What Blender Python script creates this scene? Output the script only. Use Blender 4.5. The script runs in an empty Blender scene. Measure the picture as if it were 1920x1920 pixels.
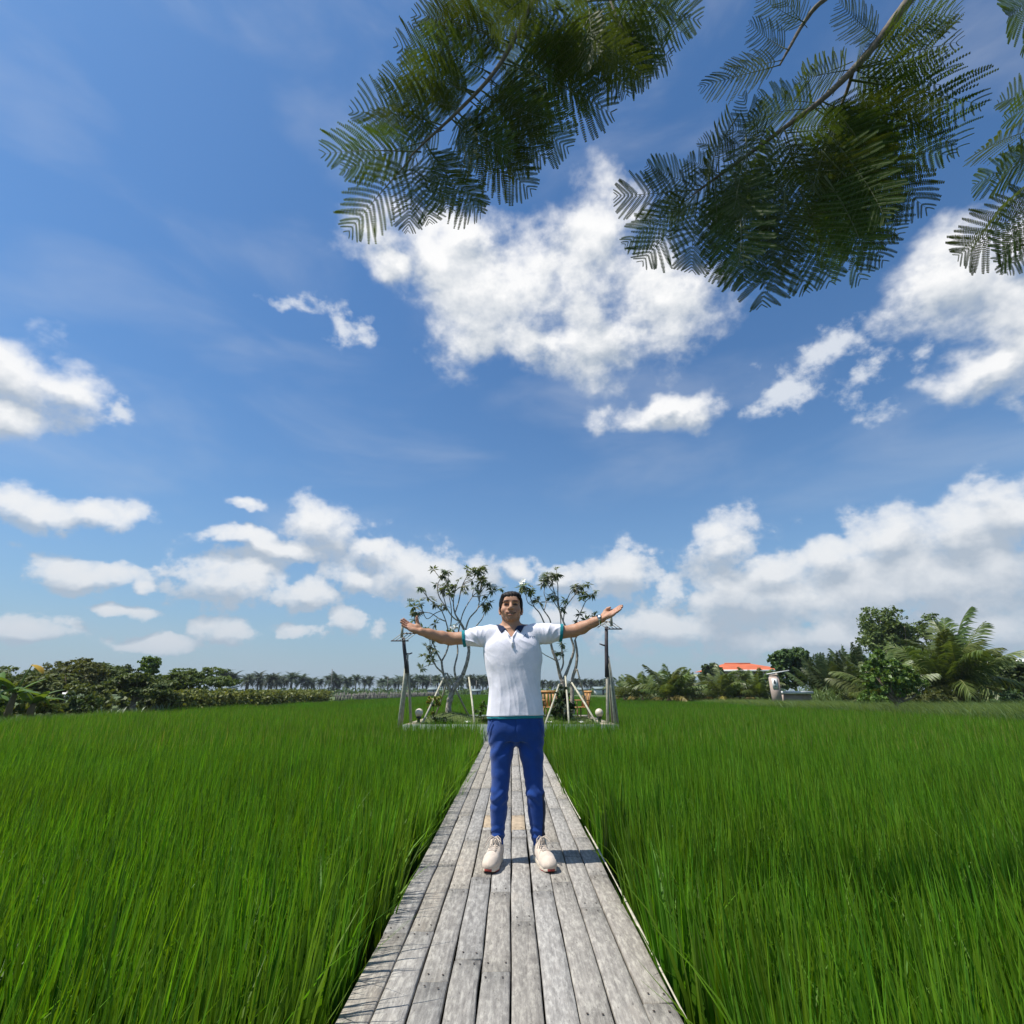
import bpy, math, random
import numpy as np
from mathutils import Vector, Matrix, Euler

random.seed(7)
RNG = np.random.default_rng(11)
scene = bpy.context.scene
COL = scene.collection
R = math.radians

# ------------------------------------------------------------------ camera
CAM_H = 1.01
PITCH = math.atan(336 / 960)
cam_data = bpy.data.cameras.new('camera')
cam_data.sensor_width = 36.0
cam_data.lens = 18.0
cam_data.clip_start = 0.02
cam_data.clip_end = 6000.0
cam = bpy.data.objects.new('camera', cam_data)
cam.location = (0.0, 0.0, CAM_H)
cam.rotation_euler = (math.pi / 2 + PITCH, 0.0, 0.0)
COL.objects.link(cam)
scene.camera = cam
_c, _s = math.cos(PITCH), math.sin(PITCH)

def ray(px, py):
    u = (px - 960) / 960.0
    v = (960 - py) / 960.0
    return Vector((u, _c - v * _s, _s + v * _c))

def at(px, py, Y):
    """the place in the field that stands Y metres ahead in the direction measured on the photograph"""
    d = ray(px, py)
    t = Y / d.y
    return Vector((d.x * t, Y, CAM_H + d.z * t))

def atd(px, py, depth):
    d = ray(px, py)
    return Vector((d.x * depth, d.y * depth, CAM_H + d.z * depth))

# ------------------------------------------------------------------ sun and exposure
SUN_EL = R(61)
SUN_AZ = R(14)          # the sun stands to the left, a little behind the camera
SUN_DIR = Vector((-math.cos(SUN_EL) * math.cos(SUN_AZ), -math.cos(SUN_EL) * math.sin(SUN_AZ), math.sin(SUN_EL)))
sun_data = bpy.data.lights.new('sun', 'SUN')
sun_data.energy = 4.8
sun_data.angle = R(0.53)
sun_data.color = (1.0, 0.955, 0.88)
sun = bpy.data.objects.new('sun', sun_data)
sun.rotation_euler = (-SUN_DIR).to_track_quat('-Z', 'Y').to_euler()
sun.location = (0, 0, 60)
COL.objects.link(sun)
scene.view_settings.view_transform = 'Standard'
scene.view_settings.look = 'None'
scene.view_settings.exposure = 0.32
scene.view_settings.gamma = 1.0
scene.view_settings.use_curve_mapping = False
scene.cycles.max_bounces = 7
scene.cycles.diffuse_bounces = 3
scene.cycles.glossy_bounces = 2
scene.cycles.transmission_bounces = 4
scene.cycles.transparent_max_bounces = 6
scene.cycles.caustics_reflective = False
scene.cycles.caustics_refractive = False

# ------------------------------------------------------------------ sky: Nishita air with a deck of cumulus
world = bpy.data.worlds.new('World')
scene.world = world
world.use_nodes = True
WT = world.node_tree
WT.nodes.clear()
world.cycles.sampling_method = 'NONE'   # a soft sky: rays find it on their own
SKY_STRENGTH = 0.1

class NG:
    """small helper to write node graphs as expressions"""
    def __init__(self, tree):
        self.t = tree
    def node(self, kind, **kw):
        n = self.t.nodes.new(kind)
        for k, v in kw.items():
            setattr(n, k, v)
        return n
    def put(self, sock, val):
        if val is None:
            return
        if isinstance(val, bpy.types.NodeSocket):
            self.t.links.new(val, sock)
        else:
            sock.default_value = val
    def math(self, op, a, b=None, c=None, clamp=False):
        n = self.node('ShaderNodeMath', operation=op, use_clamp=clamp)
        self.put(n.inputs[0], a); self.put(n.inputs[1], b); self.put(n.inputs[2], c)
        return n.outputs[0]
    def vmath(self, op, a, b=None, scale=None):
        n = self.node('ShaderNodeVectorMath', operation=op)
        self.put(n.inputs[0], a); self.put(n.inputs[1], b)
        if scale is not None:
            self.put(n.inputs['Scale'], scale)
        return n.outputs['Value'] if op in ('LENGTH', 'DOT_PRODUCT', 'DISTANCE') else n.outputs[0]
    def noise(self, vec, scale, detail=4, rough=0.5, color=False, lac=2.0, dist=0.0):
        n = self.node('ShaderNodeTexNoise')
        self.put(n.inputs['Vector'], vec)
        n.inputs['Scale'].default_value = scale
        n.inputs['Detail'].default_value = detail
        n.inputs['Roughness'].default_value = rough
        n.inputs['Lacunarity'].default_value = lac
        n.inputs['Distortion'].default_value = dist
        return n.outputs['Color'] if color else n.outputs['Fac']
    def rng(self, val, a, b, c=0.0, d=1.0, smooth=False):
        n = self.node('ShaderNodeMapRange')
        n.interpolation_type = 'SMOOTHSTEP' if smooth else 'LINEAR'
        self.put(n.inputs['Value'], val)
        n.inputs['From Min'].default_value = a
        n.inputs['From Max'].default_value = b
        n.inputs['To Min'].default_value = c
        n.inputs['To Max'].default_value = d
        return n.outputs['Result']
    def mix(self, fac, a, b, mode='MIX'):
        n = self.node('ShaderNodeMix', data_type='RGBA', blend_type=mode)
        self.put(n.inputs[0], fac)
        self.put(n.inputs[6], a if isinstance(a, bpy.types.NodeSocket) else (*a, 1.0))
        self.put(n.inputs[7], b if isinstance(b, bpy.types.NodeSocket) else (*b, 1.0))
        return n.outputs[2]
    def mapping(self, vec, loc=(0, 0, 0), rot=(0, 0, 0), scale=(1, 1, 1), kind='POINT'):
        n = self.node('ShaderNodeMapping', vector_type=kind)
        self.put(n.inputs['Vector'], vec)
        n.inputs['Location'].default_value = loc
        n.inputs['Rotation'].default_value = rot
        n.inputs['Scale'].default_value = scale
        return n.outputs[0]
    def sep(self, v):
        n = self.node('ShaderNodeSeparateXYZ'); self.put(n.inputs[0], v); return n.outputs
    def comb(self, x, y, z):
        n = self.node('ShaderNodeCombineXYZ')
        self.put(n.inputs[0], x); self.put(n.inputs[1], y); self.put(n.inputs[2], z)
        return n.outputs[0]

def azel(px, py):
    d = ray(px, py).normalized()
    return math.atan2(d.x, d.y), math.asin(d.z)

# each cloud: compass bearing and height of its middle, its half sizes and weight
# (read off the photograph as centre x, y, half width, half height, weight)
CLOUDS = [
    (810, 475, 130, 80, 1.0), (960, 560, 185, 102, 1.05), (1110, 545, 110, 85, 1.15), (1150, 630, 165, 72, 1.0), (1230, 545, 105, 90, 1.0), (1130, 430, 75, 80, 1.0), (725, 500, 60, 60, .95), (880, 425, 85, 45, .95), (1020, 640, 120, 50, .95),
    (30, 705, 135, 72, 1.1), (120, 735, 80, 52, 1.05), (20, 790, 55, 48, 1.0), 
    (1790, 540, 115, 75, 1.1), (1920, 600, 115, 135, 1.1), (1850, 690, 130, 45, 1.0), (1925, 480, 80, 60, 1.0),
    (1245, 775, 100, 28, 1.0), 
    
    (60, 955, 110, 30, 1.1), (180, 958, 75, 24, 1.1), (455, 1003, 80, 20, .82), (610, 985, 72, 44, 1.08), (545, 1030, 80, 24, .85), (450, 945, 50, 20, .75), (690, 1030, 40, 20, .85),
    (165, 1074, 90, 28, 1.15), (440, 1085, 105, 40, 1.15), (570, 1115, 80, 26, 1.1), (770, 1085, 110, 46, 1.15), (665, 1085, 40, 34, 1.0), (250, 1097, 30, 14, 1.1),
    (60, 1182, 85, 28, 1.1), (445, 1182, 60, 28, 1.05), (655, 1168, 44, 24, 1.0), (230, 1150, 60, 14, .9), (560, 1185, 60, 18, .9), (300, 1210, 90, 16, .9),
    (1345, 1030, 60, 42, 1.15), (1450, 1068, 90, 36, 1.05), (1555, 1045, 75, 40, 1.1), (1650, 1012, 70, 52, 1.15), (1790, 1000, 95, 50, 1.15), (1905, 965, 85, 62, 1.15),
    (1720, 1100, 300, 85, 1.3), (1420, 1120, 170, 62, 1.15), (1165, 1075, 66, 40, 1.15), (1060, 1080, 60, 30, .95), (985, 1066, 30, 22, .95), (1275, 1110, 50, 26, 1.05), (1250, 1180, 130, 40, 1.0), (1560, 1190, 200, 40, 1.0), (1850, 1180, 160, 40, 1.0), (1060, 1160, 70, 30, .9),
]
G = NG(WT)
tc = G.node('ShaderNodeTexCoord').outputs['Generated']
dirv = G.vmath('NORMALIZE', tc)
dx, dy, dz = G.sep(dirv)
az = G.math('ARCTAN2', dx, dy)
el = G.math('ARCSINE', dz)
ae = G.comb(az, el, 0.0)
nvec = G.mapping(dirv, scale=(1.0, 1.0, 1.25))
warp = G.vmath('SUBTRACT', G.noise(nvec, 9.0, 4, 0.55, color=True), (0.5, 0.5, 0.5))
low = G.rng(el, 0.12, 0.55, 0.65, 0.0)
warp = G.vmath('MULTIPLY', warp, (0.14, 0.12, 0.0))
warp = G.vmath('SCALE', warp, scale=G.math('MULTIPLY_ADD', low, -0.85, 1.0))
aew = G.vmath('ADD', ae, warp)
def vop(op, *ins):
    n = G.node('ShaderNodeVectorMath', operation=op)
    for sck, v in zip(n.inputs, ins):
        G.put(sck, v)
    return n.outputs[0]
def cloud_fields(a_in, e_in, lift, CLOUDS):
    """nearness to the closest cloud body, here and a little higher up; three clouds are worked at a time"""
    p0 = p1 = None
    cl = list(CLOUDS)
    while len(cl) % 3:
        cl.append(cl[-1])
    for i in range(0, len(cl), 3):
        a0, e0, ra, re = [], [], [], []
        for (cx, cy, rx, ry, w) in cl[i:i + 3]:
            A, E_ = azel(cx, cy)
            a0.append(A); e0.append(E_)
            ra.append(abs(azel(cx + rx, cy)[0] - azel(cx - rx, cy)[0]) / 2 * 1.3 * w)
            re.append(abs(azel(cx, cy - ry)[1] - azel(cx, cy + ry)[1]) / 2 * 1.3 * w)
        dx_ = vop('MULTIPLY_ADD', a_in, [1 / r for r in ra], [-q / r for q, r in zip(a0, ra)])
        dx2 = vop('MULTIPLY', dx_, dx_)
        dy0 = vop('MULTIPLY_ADD', e_in, [1 / r for r in re], [-q / r for q, r in zip(e0, re)])
        q0 = vop('MULTIPLY_ADD', dy0, dy0, dx2)
        p0 = q0 if p0 is None else vop('MINIMUM', p0, q0)
        dy1 = vop('ADD', dy0, [lift / r for r in re])
        q1 = vop('MULTIPLY_ADD', dy1, dy1, dx2)
        p1 = q1 if p1 is None else vop('MINIMUM', p1, q1)
        if i % 12 == 9:      # keeps the chain in order so the shader stack stays small
            a_in = vop('MULTIPLY_ADD', p0, (1e-9, 1e-9, 1e-9), a_in)
    res = []
    for p in (p0, p1):
        x_, y_, z_ = G.sep(p)
        mn = G.math('SMOOTH_MIN', G.math('SMOOTH_MIN', G.math('SQRT', x_), G.math('SQRT', y_), .2), G.math('SQRT', z_), .2)
        res.append(G.math('SUBTRACT', 1.0, mn))
    return res
# the sky round the sides and behind carries the same broken cumulus
back = G.math('SUBTRACT', G.math('MULTIPLY', G.noise(dirv, 2.3, 2, 0.5), 1.9), 1.12)
back = G.math('SUBTRACT', back, G.rng(G.math('ABSOLUTE', az), 0.86, 1.15, 1.6, 0.0, smooth=True))
aw, ew, _z = G.sep(aew)
M0, M1 = cloud_fields(G.comb(aw, aw, aw), G.comb(ew, ew, ew), 0.03, CLOUDS)
M0 = G.math('MAXIMUM', M0, back)
M1 = G.math('MAXIMUM', M1, G.math('SUBTRACT', back, 0.12))
f0a = G.noise(nvec, 7.5, 10, 0.57)
f0b = G.noise(nvec, 17.0, 9, 0.58)
f0 = G.math('ADD', f0a, G.math('MULTIPLY', G.math('SUBTRACT', f0b, f0a), low))
f1 = G.noise(G.vmath('ADD', nvec, (-0.012, 0.0, 0.026)), 7.5, 6, 0.6)
lumps = G.noise(nvec, 30.0, 5, 0.62)
dens = G.math('ADD', M0, G.math('MULTIPLY', G.math('SUBTRACT', f0, 0.5), G.math('MULTIPLY_ADD', low, 2.0, 2.9)))
alpha = G.math('MULTIPLY_ADD', G.rng(dens, -0.10, 0.72, smooth=True), G.math('SUBTRACT', 1.0, low), G.math('MULTIPLY', G.rng(dens, 0.0, 0.34, smooth=True), low))
alpha = G.math('MULTIPLY', alpha, G.rng(dens, 0.1, 0.9, 0.86, 1.0))
lit = G.math('MULTIPLY', G.math('SUBTRACT', M0, M1), G.math('MULTIPLY_ADD', low, 1.0, 1.15))
lit = G.math('ADD', lit, G.math('MULTIPLY', G.math('SUBTRACT', f0, f1), 2.7))
lit = G.math('ADD', lit, G.math('MULTIPLY', G.math('SUBTRACT', lumps, 0.5), 0.42))
lit = G.math('SUBTRACT', lit, G.math('MULTIPLY', G.rng(dens, 0.4, 1.3), 0.22))
lit = G.math('ADD', lit, G.rng(el, 0.0, 0.8, 0.40, 0.68))
lit = G.math('ADD', lit, 0.0, clamp=True)
k = 0.80 / SKY_STRENGTH      # cloud radiance before the exposure lift
cl_col = G.mix(lit, (0.47 * k, 0.535 * k, 0.62 * k), (1.0 * k, 1.0 * k, 1.0 * k))
# torn, half transparent scraps between the big clouds
SCRAPS = [(1480, 738, 110, 40, .85), (1560, 660, 130, 38, .85), (1640, 715, 70, 66, .8), (552, 560, 56, 22, .85), (655, 612, 58, 44, .72), (212, 770, 50, 50, .7)]
W0, W1 = cloud_fields(G.comb(aw, aw, aw), G.comb(ew, ew, ew), 0.02, SCRAPS)
wd = G.math('ADD', W0, G.math('MULTIPLY', G.math('SUBTRACT', f0b, 0.5), 5.0))
scrap = G.math('MULTIPLY', G.rng(wd, 0.05, 1.3, smooth=True), 0.86)
# thin high veils
vv = G.mapping(ae, rot=(0, 0, R(-16)), scale=(1.5, 4.2, 1))
veil = G.rng(G.noise(vv, 1.5, 6, 0.52, dist=0.4), 0.44, 0.84, 0.0, 0.36, smooth=True)
sky = G.node('ShaderNodeTexSky')
sky.sky_type = 'NISHITA'
sky.sun_disc = False
sky.sun_elevation = SUN_EL
sky.sun_rotation = math.atan2(SUN_DIR.x, SUN_DIR.y)
sky.altitude = 10
sky.air_density = 1.25
sky.dust_density = 0.6
sky.ozone_density = 3.0
skyc = G.mix(1.0, sky.outputs[0], (0.52, 0.80, 1.03), mode='MULTIPLY')
skyc = G.mix(veil, skyc, (0.62 * k, 0.67 * k, 0.76 * k))
base = G.mix(scrap, skyc, (0.80 * k, 0.84 * k, 0.90 * k))
base = G.mix(alpha, base, cl_col)
hz = G.math('EXPONENT', G.math('MULTIPLY', G.math('MAXIMUM', el, 0.0), -5.8))
hz = G.math('MULTIPLY', hz, 0.92)
base = G.mix(hz, base, (0.375 * k, 0.465 * k, 0.575 * k))
bg = G.node('ShaderNodeBackground')
G.put(bg.inputs['Color'], base)
bg.inputs['Strength'].default_value = SKY_STRENGTH
out = G.node('ShaderNodeOutputWorld')
WT.links.new(bg.outputs[0], out.inputs[0])

# ------------------------------------------------------------------ helpers
def tag(o, label=None, cat=None, group=None, kind=None):
    if label: o['label'] = label
    if cat: o['category'] = cat
    if group: o['group'] = group
    if kind: o['kind'] = kind
    return o

def empty(name, loc=(0, 0, 0), rz=0.0):
    o = bpy.data.objects.new(name, None)
    o.location = loc
    o.rotation_euler = (0, 0, rz)
    o.empty_display_size = 0.2
    COL.objects.link(o)
    return o

def link(name, me, parent=None, loc=None, rot=None, scale=None):
    o = bpy.data.objects.new(name, me)
    COL.objects.link(o)
    if parent is not None: o.parent = parent
    if loc is not None: o.location = loc
    if rot is not None: o.rotation_euler = rot
    if scale is not None: o.scale = scale
    return o

def mesh(name, V, F, mats=None, smooth=False, midx=None, colors=None):
    """V (n,3); F an (m,k) array or a list of such arrays with different k"""
    me = bpy.data.meshes.new(name)
    V = np.asarray(V, dtype=np.float32).reshape(-1, 3)
    Fs = [np.asarray(f, dtype=np.int32) for f in (F if isinstance(F, list) and len(F) and isinstance(F[0], np.ndarray) else [F])]
    Fs = [f for f in Fs if f.size]
    nl = sum(f.size for f in Fs); npoly = sum(len(f) for f in Fs)
    me.vertices.add(len(V)); me.vertices.foreach_set('co', V.ravel())
    me.loops.add(nl); me.loops.foreach_set('vertex_index', np.concatenate([f.ravel() for f in Fs]))
    me.polygons.add(npoly)
    tot = np.concatenate([np.full(len(f), f.shape[1], dtype=np.int32) for f in Fs])
    start = np.concatenate([[0], np.cumsum(tot)[:-1]]).astype(np.int32)
    me.polygons.foreach_set('loop_start', start)
    me.polygons.foreach_set('loop_total', tot)
    if smooth:
        me.polygons.foreach_set('use_smooth', np.ones(npoly, dtype=bool))
    if midx is not None:
        me.polygons.foreach_set('material_index', np.asarray(midx, dtype=np.int32))
    me.update(calc_edges=True)
    me.validate()
    if colors is not None:
        a = me.color_attributes.new('tint', 'FLOAT_COLOR', 'POINT')
        c = np.ones((len(V), 4), dtype=np.float32); c[:, :colors.shape[1]] = colors
        a.data.foreach_set('color', c.ravel())
    if mats is not None:
        for m in (mats if isinstance(mats, (list, tuple)) else [mats]):
            me.materials.append(m)
    return me

class MB:
    """collects shapes for one mesh"""
    def __init__(self):
        self.V = []; self.F = {}; self.n = 0; self.mi = {}
    def add(self, V, F, mi=0):
        V = np.asarray(V, dtype=np.float64).reshape(-1, 3)
        F = np.asarray(F, dtype=np.int64)
        k = F.shape[1]
        self.F.setdefault(k, []).append(F + self.n)
        self.mi.setdefault(k, []).append(np.full(len(F), mi))
        self.V.append(V); self.n += len(V)
    def box(self, c, s, rot=None, mi=0, taper=1.0):
        x, y, z = [v / 2 for v in s]
        P = np.array([(-x, -y, -z), (x, -y, -z), (x, y, -z), (-x, y, -z), (-x * taper, -y * taper, z), (x * taper, -y * taper, z), (x * taper, y * taper, z), (-x * taper, y * taper, z)])
        if rot is not None: P = P @ np.array(rot).T
        self.add(P + np.array(c), [(0, 3, 2, 1), (4, 5, 6, 7), (0, 1, 5, 4), (1, 2, 6, 5), (2, 3, 7, 6), (3, 0, 4, 7)], mi)
    def tube(self, pts, rad, n=8, mi=0, caps=True, flat=None):
        pts = np.asarray(pts, dtype=np.float64); m = len(pts)
        rad = np.full(m, rad) if np.isscalar(rad) else np.asarray(rad, dtype=np.float64)
        T = np.gradient(pts, axis=0); T /= np.linalg.norm(T, axis=1)[:, None] + 1e-12
        up = np.array([0, 0, 1.0]) if abs(T[0][2]) < 0.9 else np.array([1.0, 0, 0])
        U = np.cross(T[0], up); U /= np.linalg.norm(U)
        rings = []
        ang = np.linspace(0, 2 * np.pi, n, endpoint=False)
        for i in range(m):
            U = U - T[i] * np.dot(U, T[i]); U /= np.linalg.norm(U) + 1e-12
            W = np.cross(T[i], U)
            rings.append(pts[i] + rad[i] * (np.cos(ang)[:, None] * U + np.sin(ang)[:, None] * W * (flat or 1.0)))
        V = np.concatenate(rings)
        i = np.arange(m - 1)[:, None] * n; j = np.arange(n)[None]; j2 = (j + 1) % n
        F = np.stack([i + j, i + j2, i + n + j2, i + n + j], -1).reshape(-1, 4)
        self.add(V, F, mi)
        if caps:
            c0 = self.n
            self.add(np.array([pts[0], pts[-1]]), np.zeros((0, 3), int), mi)
            base = c0 - len(V)
            jj = np.arange(n)
            self.F.setdefault(3, []).append(np.stack([np.full(n, c0), base + (jj + 1) % n, base + jj], -1)); self.mi.setdefault(3, []).append(np.full(n, mi))
            e = base + (m - 1) * n
            self.F[3].append(np.stack([np.full(n, c0 + 1), e + jj, e + (jj + 1) % n], -1)); self.mi[3].append(np.full(n, mi))
    def lathe(self, prof, c=(0, 0, 0), n=20, mi=0):
        prof = np.asarray(prof, float); m = len(prof)
        ang = np.linspace(0, 2 * np.pi, n, endpoint=False)
        V = np.stack([prof[:, None, 0] * np.cos(ang), prof[:, None, 0] * np.sin(ang), np.repeat(prof[:, 1][:, None], n, 1)], -1).reshape(-1, 3) + np.array(c)
        i = np.arange(m - 1)[:, None] * n; j = np.arange(n)[None]; j2 = (j + 1) % n
        self.add(V, np.stack([i + j, i + j2, i + n + j2, i + n + j], -1).reshape(-1, 4), mi)
    def mesh(self, name, mats, smooth=False):
        V = np.concatenate(self.V)
        ks = [k for k in self.F if sum(len(f) for f in self.F[k])]
        F = [np.concatenate(self.F[k]) for k in ks]
        mi = np.concatenate([np.concatenate(self.mi[k]) for k in ks])
        return mesh(name, V, F, mats, smooth, mi)
    def build(self, name, mats, parent=None, smooth=False, loc=None):
        return link(name, self.mesh(name, mats, smooth), parent, loc)

def copy_tree(o, parent=None):
    c = o.copy()
    COL.objects.link(c)
    if parent is not None:
        c.parent = parent
    for ch in o.children:
        copy_tree(ch, c)
    return c

def new_mat(name):
    m = bpy.data.materials.new(name)
    m.use_nodes = True
    m.node_tree.nodes.clear()
    g = NG(m.node_tree)
    o = g.node('ShaderNodeOutputMaterial')
    return m, g, o

def simple(name, col, rough=0.6, var=0.15, scale=8.0, bump=0.0, bscale=None, spec=0.4, metal=0.0, obj_var=0.0, sub=0.0):
    """plain coloured surface with mottled wear"""
    m, g, o = new_mat(name)
    b = g.node('ShaderNodeBsdfPrincipled')
    co = g.node('ShaderNodeTexCoord').outputs['Object']
    n = g.noise(co, scale, 5, 0.6)
    f = g.rng(n, 0.3, 0.7)
    a = tuple(max(0, c * (1 - var)) for c in col); z = tuple(min(1, c * (1 + var)) for c in col)
    c = g.mix(f, a, z)
    if obj_var:
        rnd = g.node('ShaderNodeObjectInfo').outputs['Random']
        hsv = g.node('ShaderNodeHueSaturation')
        g.put(hsv.inputs['Value'], g.rng(rnd, 0, 1, 1 - obj_var, 1 + obj_var))
        g.put(hsv.inputs['Color'], c)
        c = hsv.outputs[0]
    g.put(b.inputs['Base Color'], c)
    b.inputs['Roughness'].default_value = rough
    b.inputs['Specular IOR Level'].default_value = spec
    b.inputs['Metallic'].default_value = metal
    if sub:
        b.inputs['Subsurface Weight'].default_value = sub
        b.inputs['Subsurface Radius'].default_value = (0.012, 0.004, 0.002)
        b.inputs['Subsurface Scale'].default_value = 0.6
    if bump:
        bn = g.node('ShaderNodeBump')
        bn.inputs['Strength'].default_value = 1.0
        bn.inputs['Distance'].default_value = bump
        g.put(bn.inputs['Height'], g.noise(co, bscale or scale * 3, 5, 0.6))
        g.put(b.inputs['Normal'], bn.outputs[0])
    g.t.links.new(b.outputs[0], o.inputs[0])
    return m

def leaf_mat(name, ca, cb, trans=0.35, rough=0.5, scale=1.2, tcol=None, obj_var=0.12, gloss=0.35, coord='Object', dry=None):
    """thin leaf: diffuse face plus light that comes through"""
    m, g, o = new_mat(name)
    b = g.node('ShaderNodeBsdfPrincipled')
    co = g.node('ShaderNodeTexCoord').outputs[coord]
    geo = g.node('ShaderNodeNewGeometry')
    f = g.math('ADD', g.math('MULTIPLY', g.noise(co, scale, 3, 0.6), 0.6), g.math('MULTIPLY', geo.outputs['Random Per Island'], 0.6))
    f = g.rng(f, 0.25, 0.95)
    c = g.mix(f, ca, cb)
    if dry:      # a few withered blades
        c = g.mix(g.math('GREATER_THAN', geo.outputs['Random Per Island'], .972), c, dry)
    if obj_var:
        rnd = g.node('ShaderNodeObjectInfo').outputs['Random']
        hsv = g.node('ShaderNodeHueSaturation')
        g.put(hsv.inputs['Value'], g.rng(rnd, 0, 1, 1 - obj_var, 1 + obj_var))
        g.put(hsv.inputs['Hue'], g.rng(rnd, 0, 1, 0.5 - obj_var * 0.08, 0.5 + obj_var * 0.08))
        g.put(hsv.inputs['Color'], c)
        c = hsv.outputs[0]
    g.put(b.inputs['Base Color'], c)
    b.inputs['Roughness'].default_value = rough
    b.inputs['Specular IOR Level'].default_value = gloss
    t = g.node('ShaderNodeBsdfTranslucent')
    tc2 = g.mix(1.0, c, tcol or (1.35, 1.25, 0.45), mode='MULTIPLY')
    g.put(t.inputs['Color'], tc2)
    mx = g.node('ShaderNodeMixShader')
    mx.inputs[0].default_value = trans
    g.t.links.new(b.outputs[0], mx.inputs[1]); g.t.links.new(t.outputs[0], mx.inputs[2])
    g.t.links.new(mx.outputs[0], o.inputs[0])
    return m

def rot_to(xaxis, zhint):
    """matrix whose local X runs along xaxis and whose local Z is near zhint"""
    x = Vector(xaxis).normalized(); z = Vector(zhint)
    z = (z - x * z.dot(x)).normalized()
    y = z.cross(x)
    return Matrix((x, y, z)).transposed()

# ------------------------------------------------------------------ ground, water and banks
m, g, o = new_mat('paddy_mud')
co = g.node('ShaderNodeTexCoord').outputs['Object']
b = g.node('ShaderNodeBsdfPrincipled')
g.put(b.inputs['Base Color'], g.mix(g.rng(g.noise(co, 0.6, 6, 0.6), .35, .65), (0.030, 0.045, 0.016), (0.060, 0.075, 0.022)))
b.inputs['Roughness'].default_value = 0.8
g.t.links.new(b.outputs[0], o.inputs[0])
MAT_MUD = m
gr = link('ground', mesh('ground', [(-3000, -800, -.42), (3000, -800, -.42), (3000, 5000, -.42), (-3000, 5000, -.42)], [(0, 1, 2, 3)], MAT_MUD))
tag(gr, kind='structure')
MAT_BANK = simple('bank_grass', (0.075, 0.105, 0.03), 0.9, 0.45, 0.5, bump=0.05, bscale=3)

def bank(name, poly, z, mat):
    mb = MB()
    n = len(poly)
    top = [(x, y, z) for x, y in poly]; bot = [(x * 1.0, y, -.45) for x, y in poly]
    mb.add(top, [list(range(n))])
    mb.add(top + bot, [(i, (i + 1) % n, n + (i + 1) % n, n + i) for i in range(n)][:])
    o = mb.build(name, mat)
    tag(o, kind='structure')
    return o
bank('orchard_ground', [(-900, -30), (-13.9, -30), (-13.9, 70), (-11.5, 98), (-900, 98)][::-1], 0.12, MAT_BANK)
bank('embankment', [(14.6, -30), (900, -30), (900, 140), (9.0, 140), (10.0, 72), (14.2, 40)][::-1], 0.14, MAT_BANK)
bank('far_ground', [(-900, 112), (900, 141), (900, 2500), (-900, 2500)], 0.10, MAT_BANK)

# ------------------------------------------------------------------ rice
MAT_RICE = leaf_mat('rice_leaf', (0.040, 0.118, 0.008), (0.178, 0.335, 0.018), trans=0.5, rough=0.5, scale=0.35, tcol=(1.3, 1.3, 0.42), obj_var=0.20, gloss=0.3, dry=(.26, .27, .07))

def blade(rng, base, h, w, lean_dir, lean, droop, seg, twist):
    """one rising leaf blade; returns vertices (2 per station, tip last) and quads"""
    s = np.linspace(0, 1, seg + 1)
    horiz = lean * s * h + droop * h * s ** 3
    zz = h * (s - 0.45 * droop * s ** 3)
    d = np.array([math.cos(lean_dir), math.sin(lean_dir)])
    ctr = np.stack([base[0] + d[0] * horiz, base[1] + d[1] * horiz, base[2] + zz], -1)
    wd = w * np.minimum(1.0, 0.55 + 1.6 * s) * np.clip((1 - s) / 0.72, 0, 1) ** 0.85
    wd[-1] = w * 0.03
    a = lean_dir + math.pi / 2 + twist + s * rng.uniform(-0.6, 0.6)      # the broad face turns up as the blade arches
    side = np.stack([np.cos(a), np.sin(a), np.zeros_like(a)], -1)
    V = np.empty((2 * (seg + 1), 3))
    V[0::2] = ctr - side * wd[:, None] / 2
    V[1::2] = ctr + side * wd[:, None] / 2
    i = np.arange(seg) * 2
    return V, np.stack([i, i + 1, i + 3, i + 2], -1)

def tuft_mesh(name, rng, count, spread, hmin, hmax, wmin, wmax, seg, jitter=0.25, droopp=0.10, area=None):
    mb = MB()
    for _ in range(count):
        if area:
            bx, by = rng.uniform(-area / 2, area / 2, 2); la = rng.uniform(0, 6.28)
        else:
            r = spread * math.sqrt(rng.uniform()); la = rng.uniform(0, 6.28)
            bx, by = r * math.cos(la), r * math.sin(la)
        h = rng.uniform(hmin, hmax)
        dro = rng.uniform(0.01, 0.10) if rng.uniform() > droopp else rng.uniform(0.15, 0.40)
        V, F = blade(rng, (bx, by, 0), h, rng.uniform(wmin, wmax), la + rng.normal(0, .6), abs(rng.normal(0.035, 0.04)) + jitter * 0.03, dro, seg, rng.normal(0, .55))
        mb.add(V, F)
    return mb.mesh(name, MAT_RICE, smooth=False)

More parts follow.
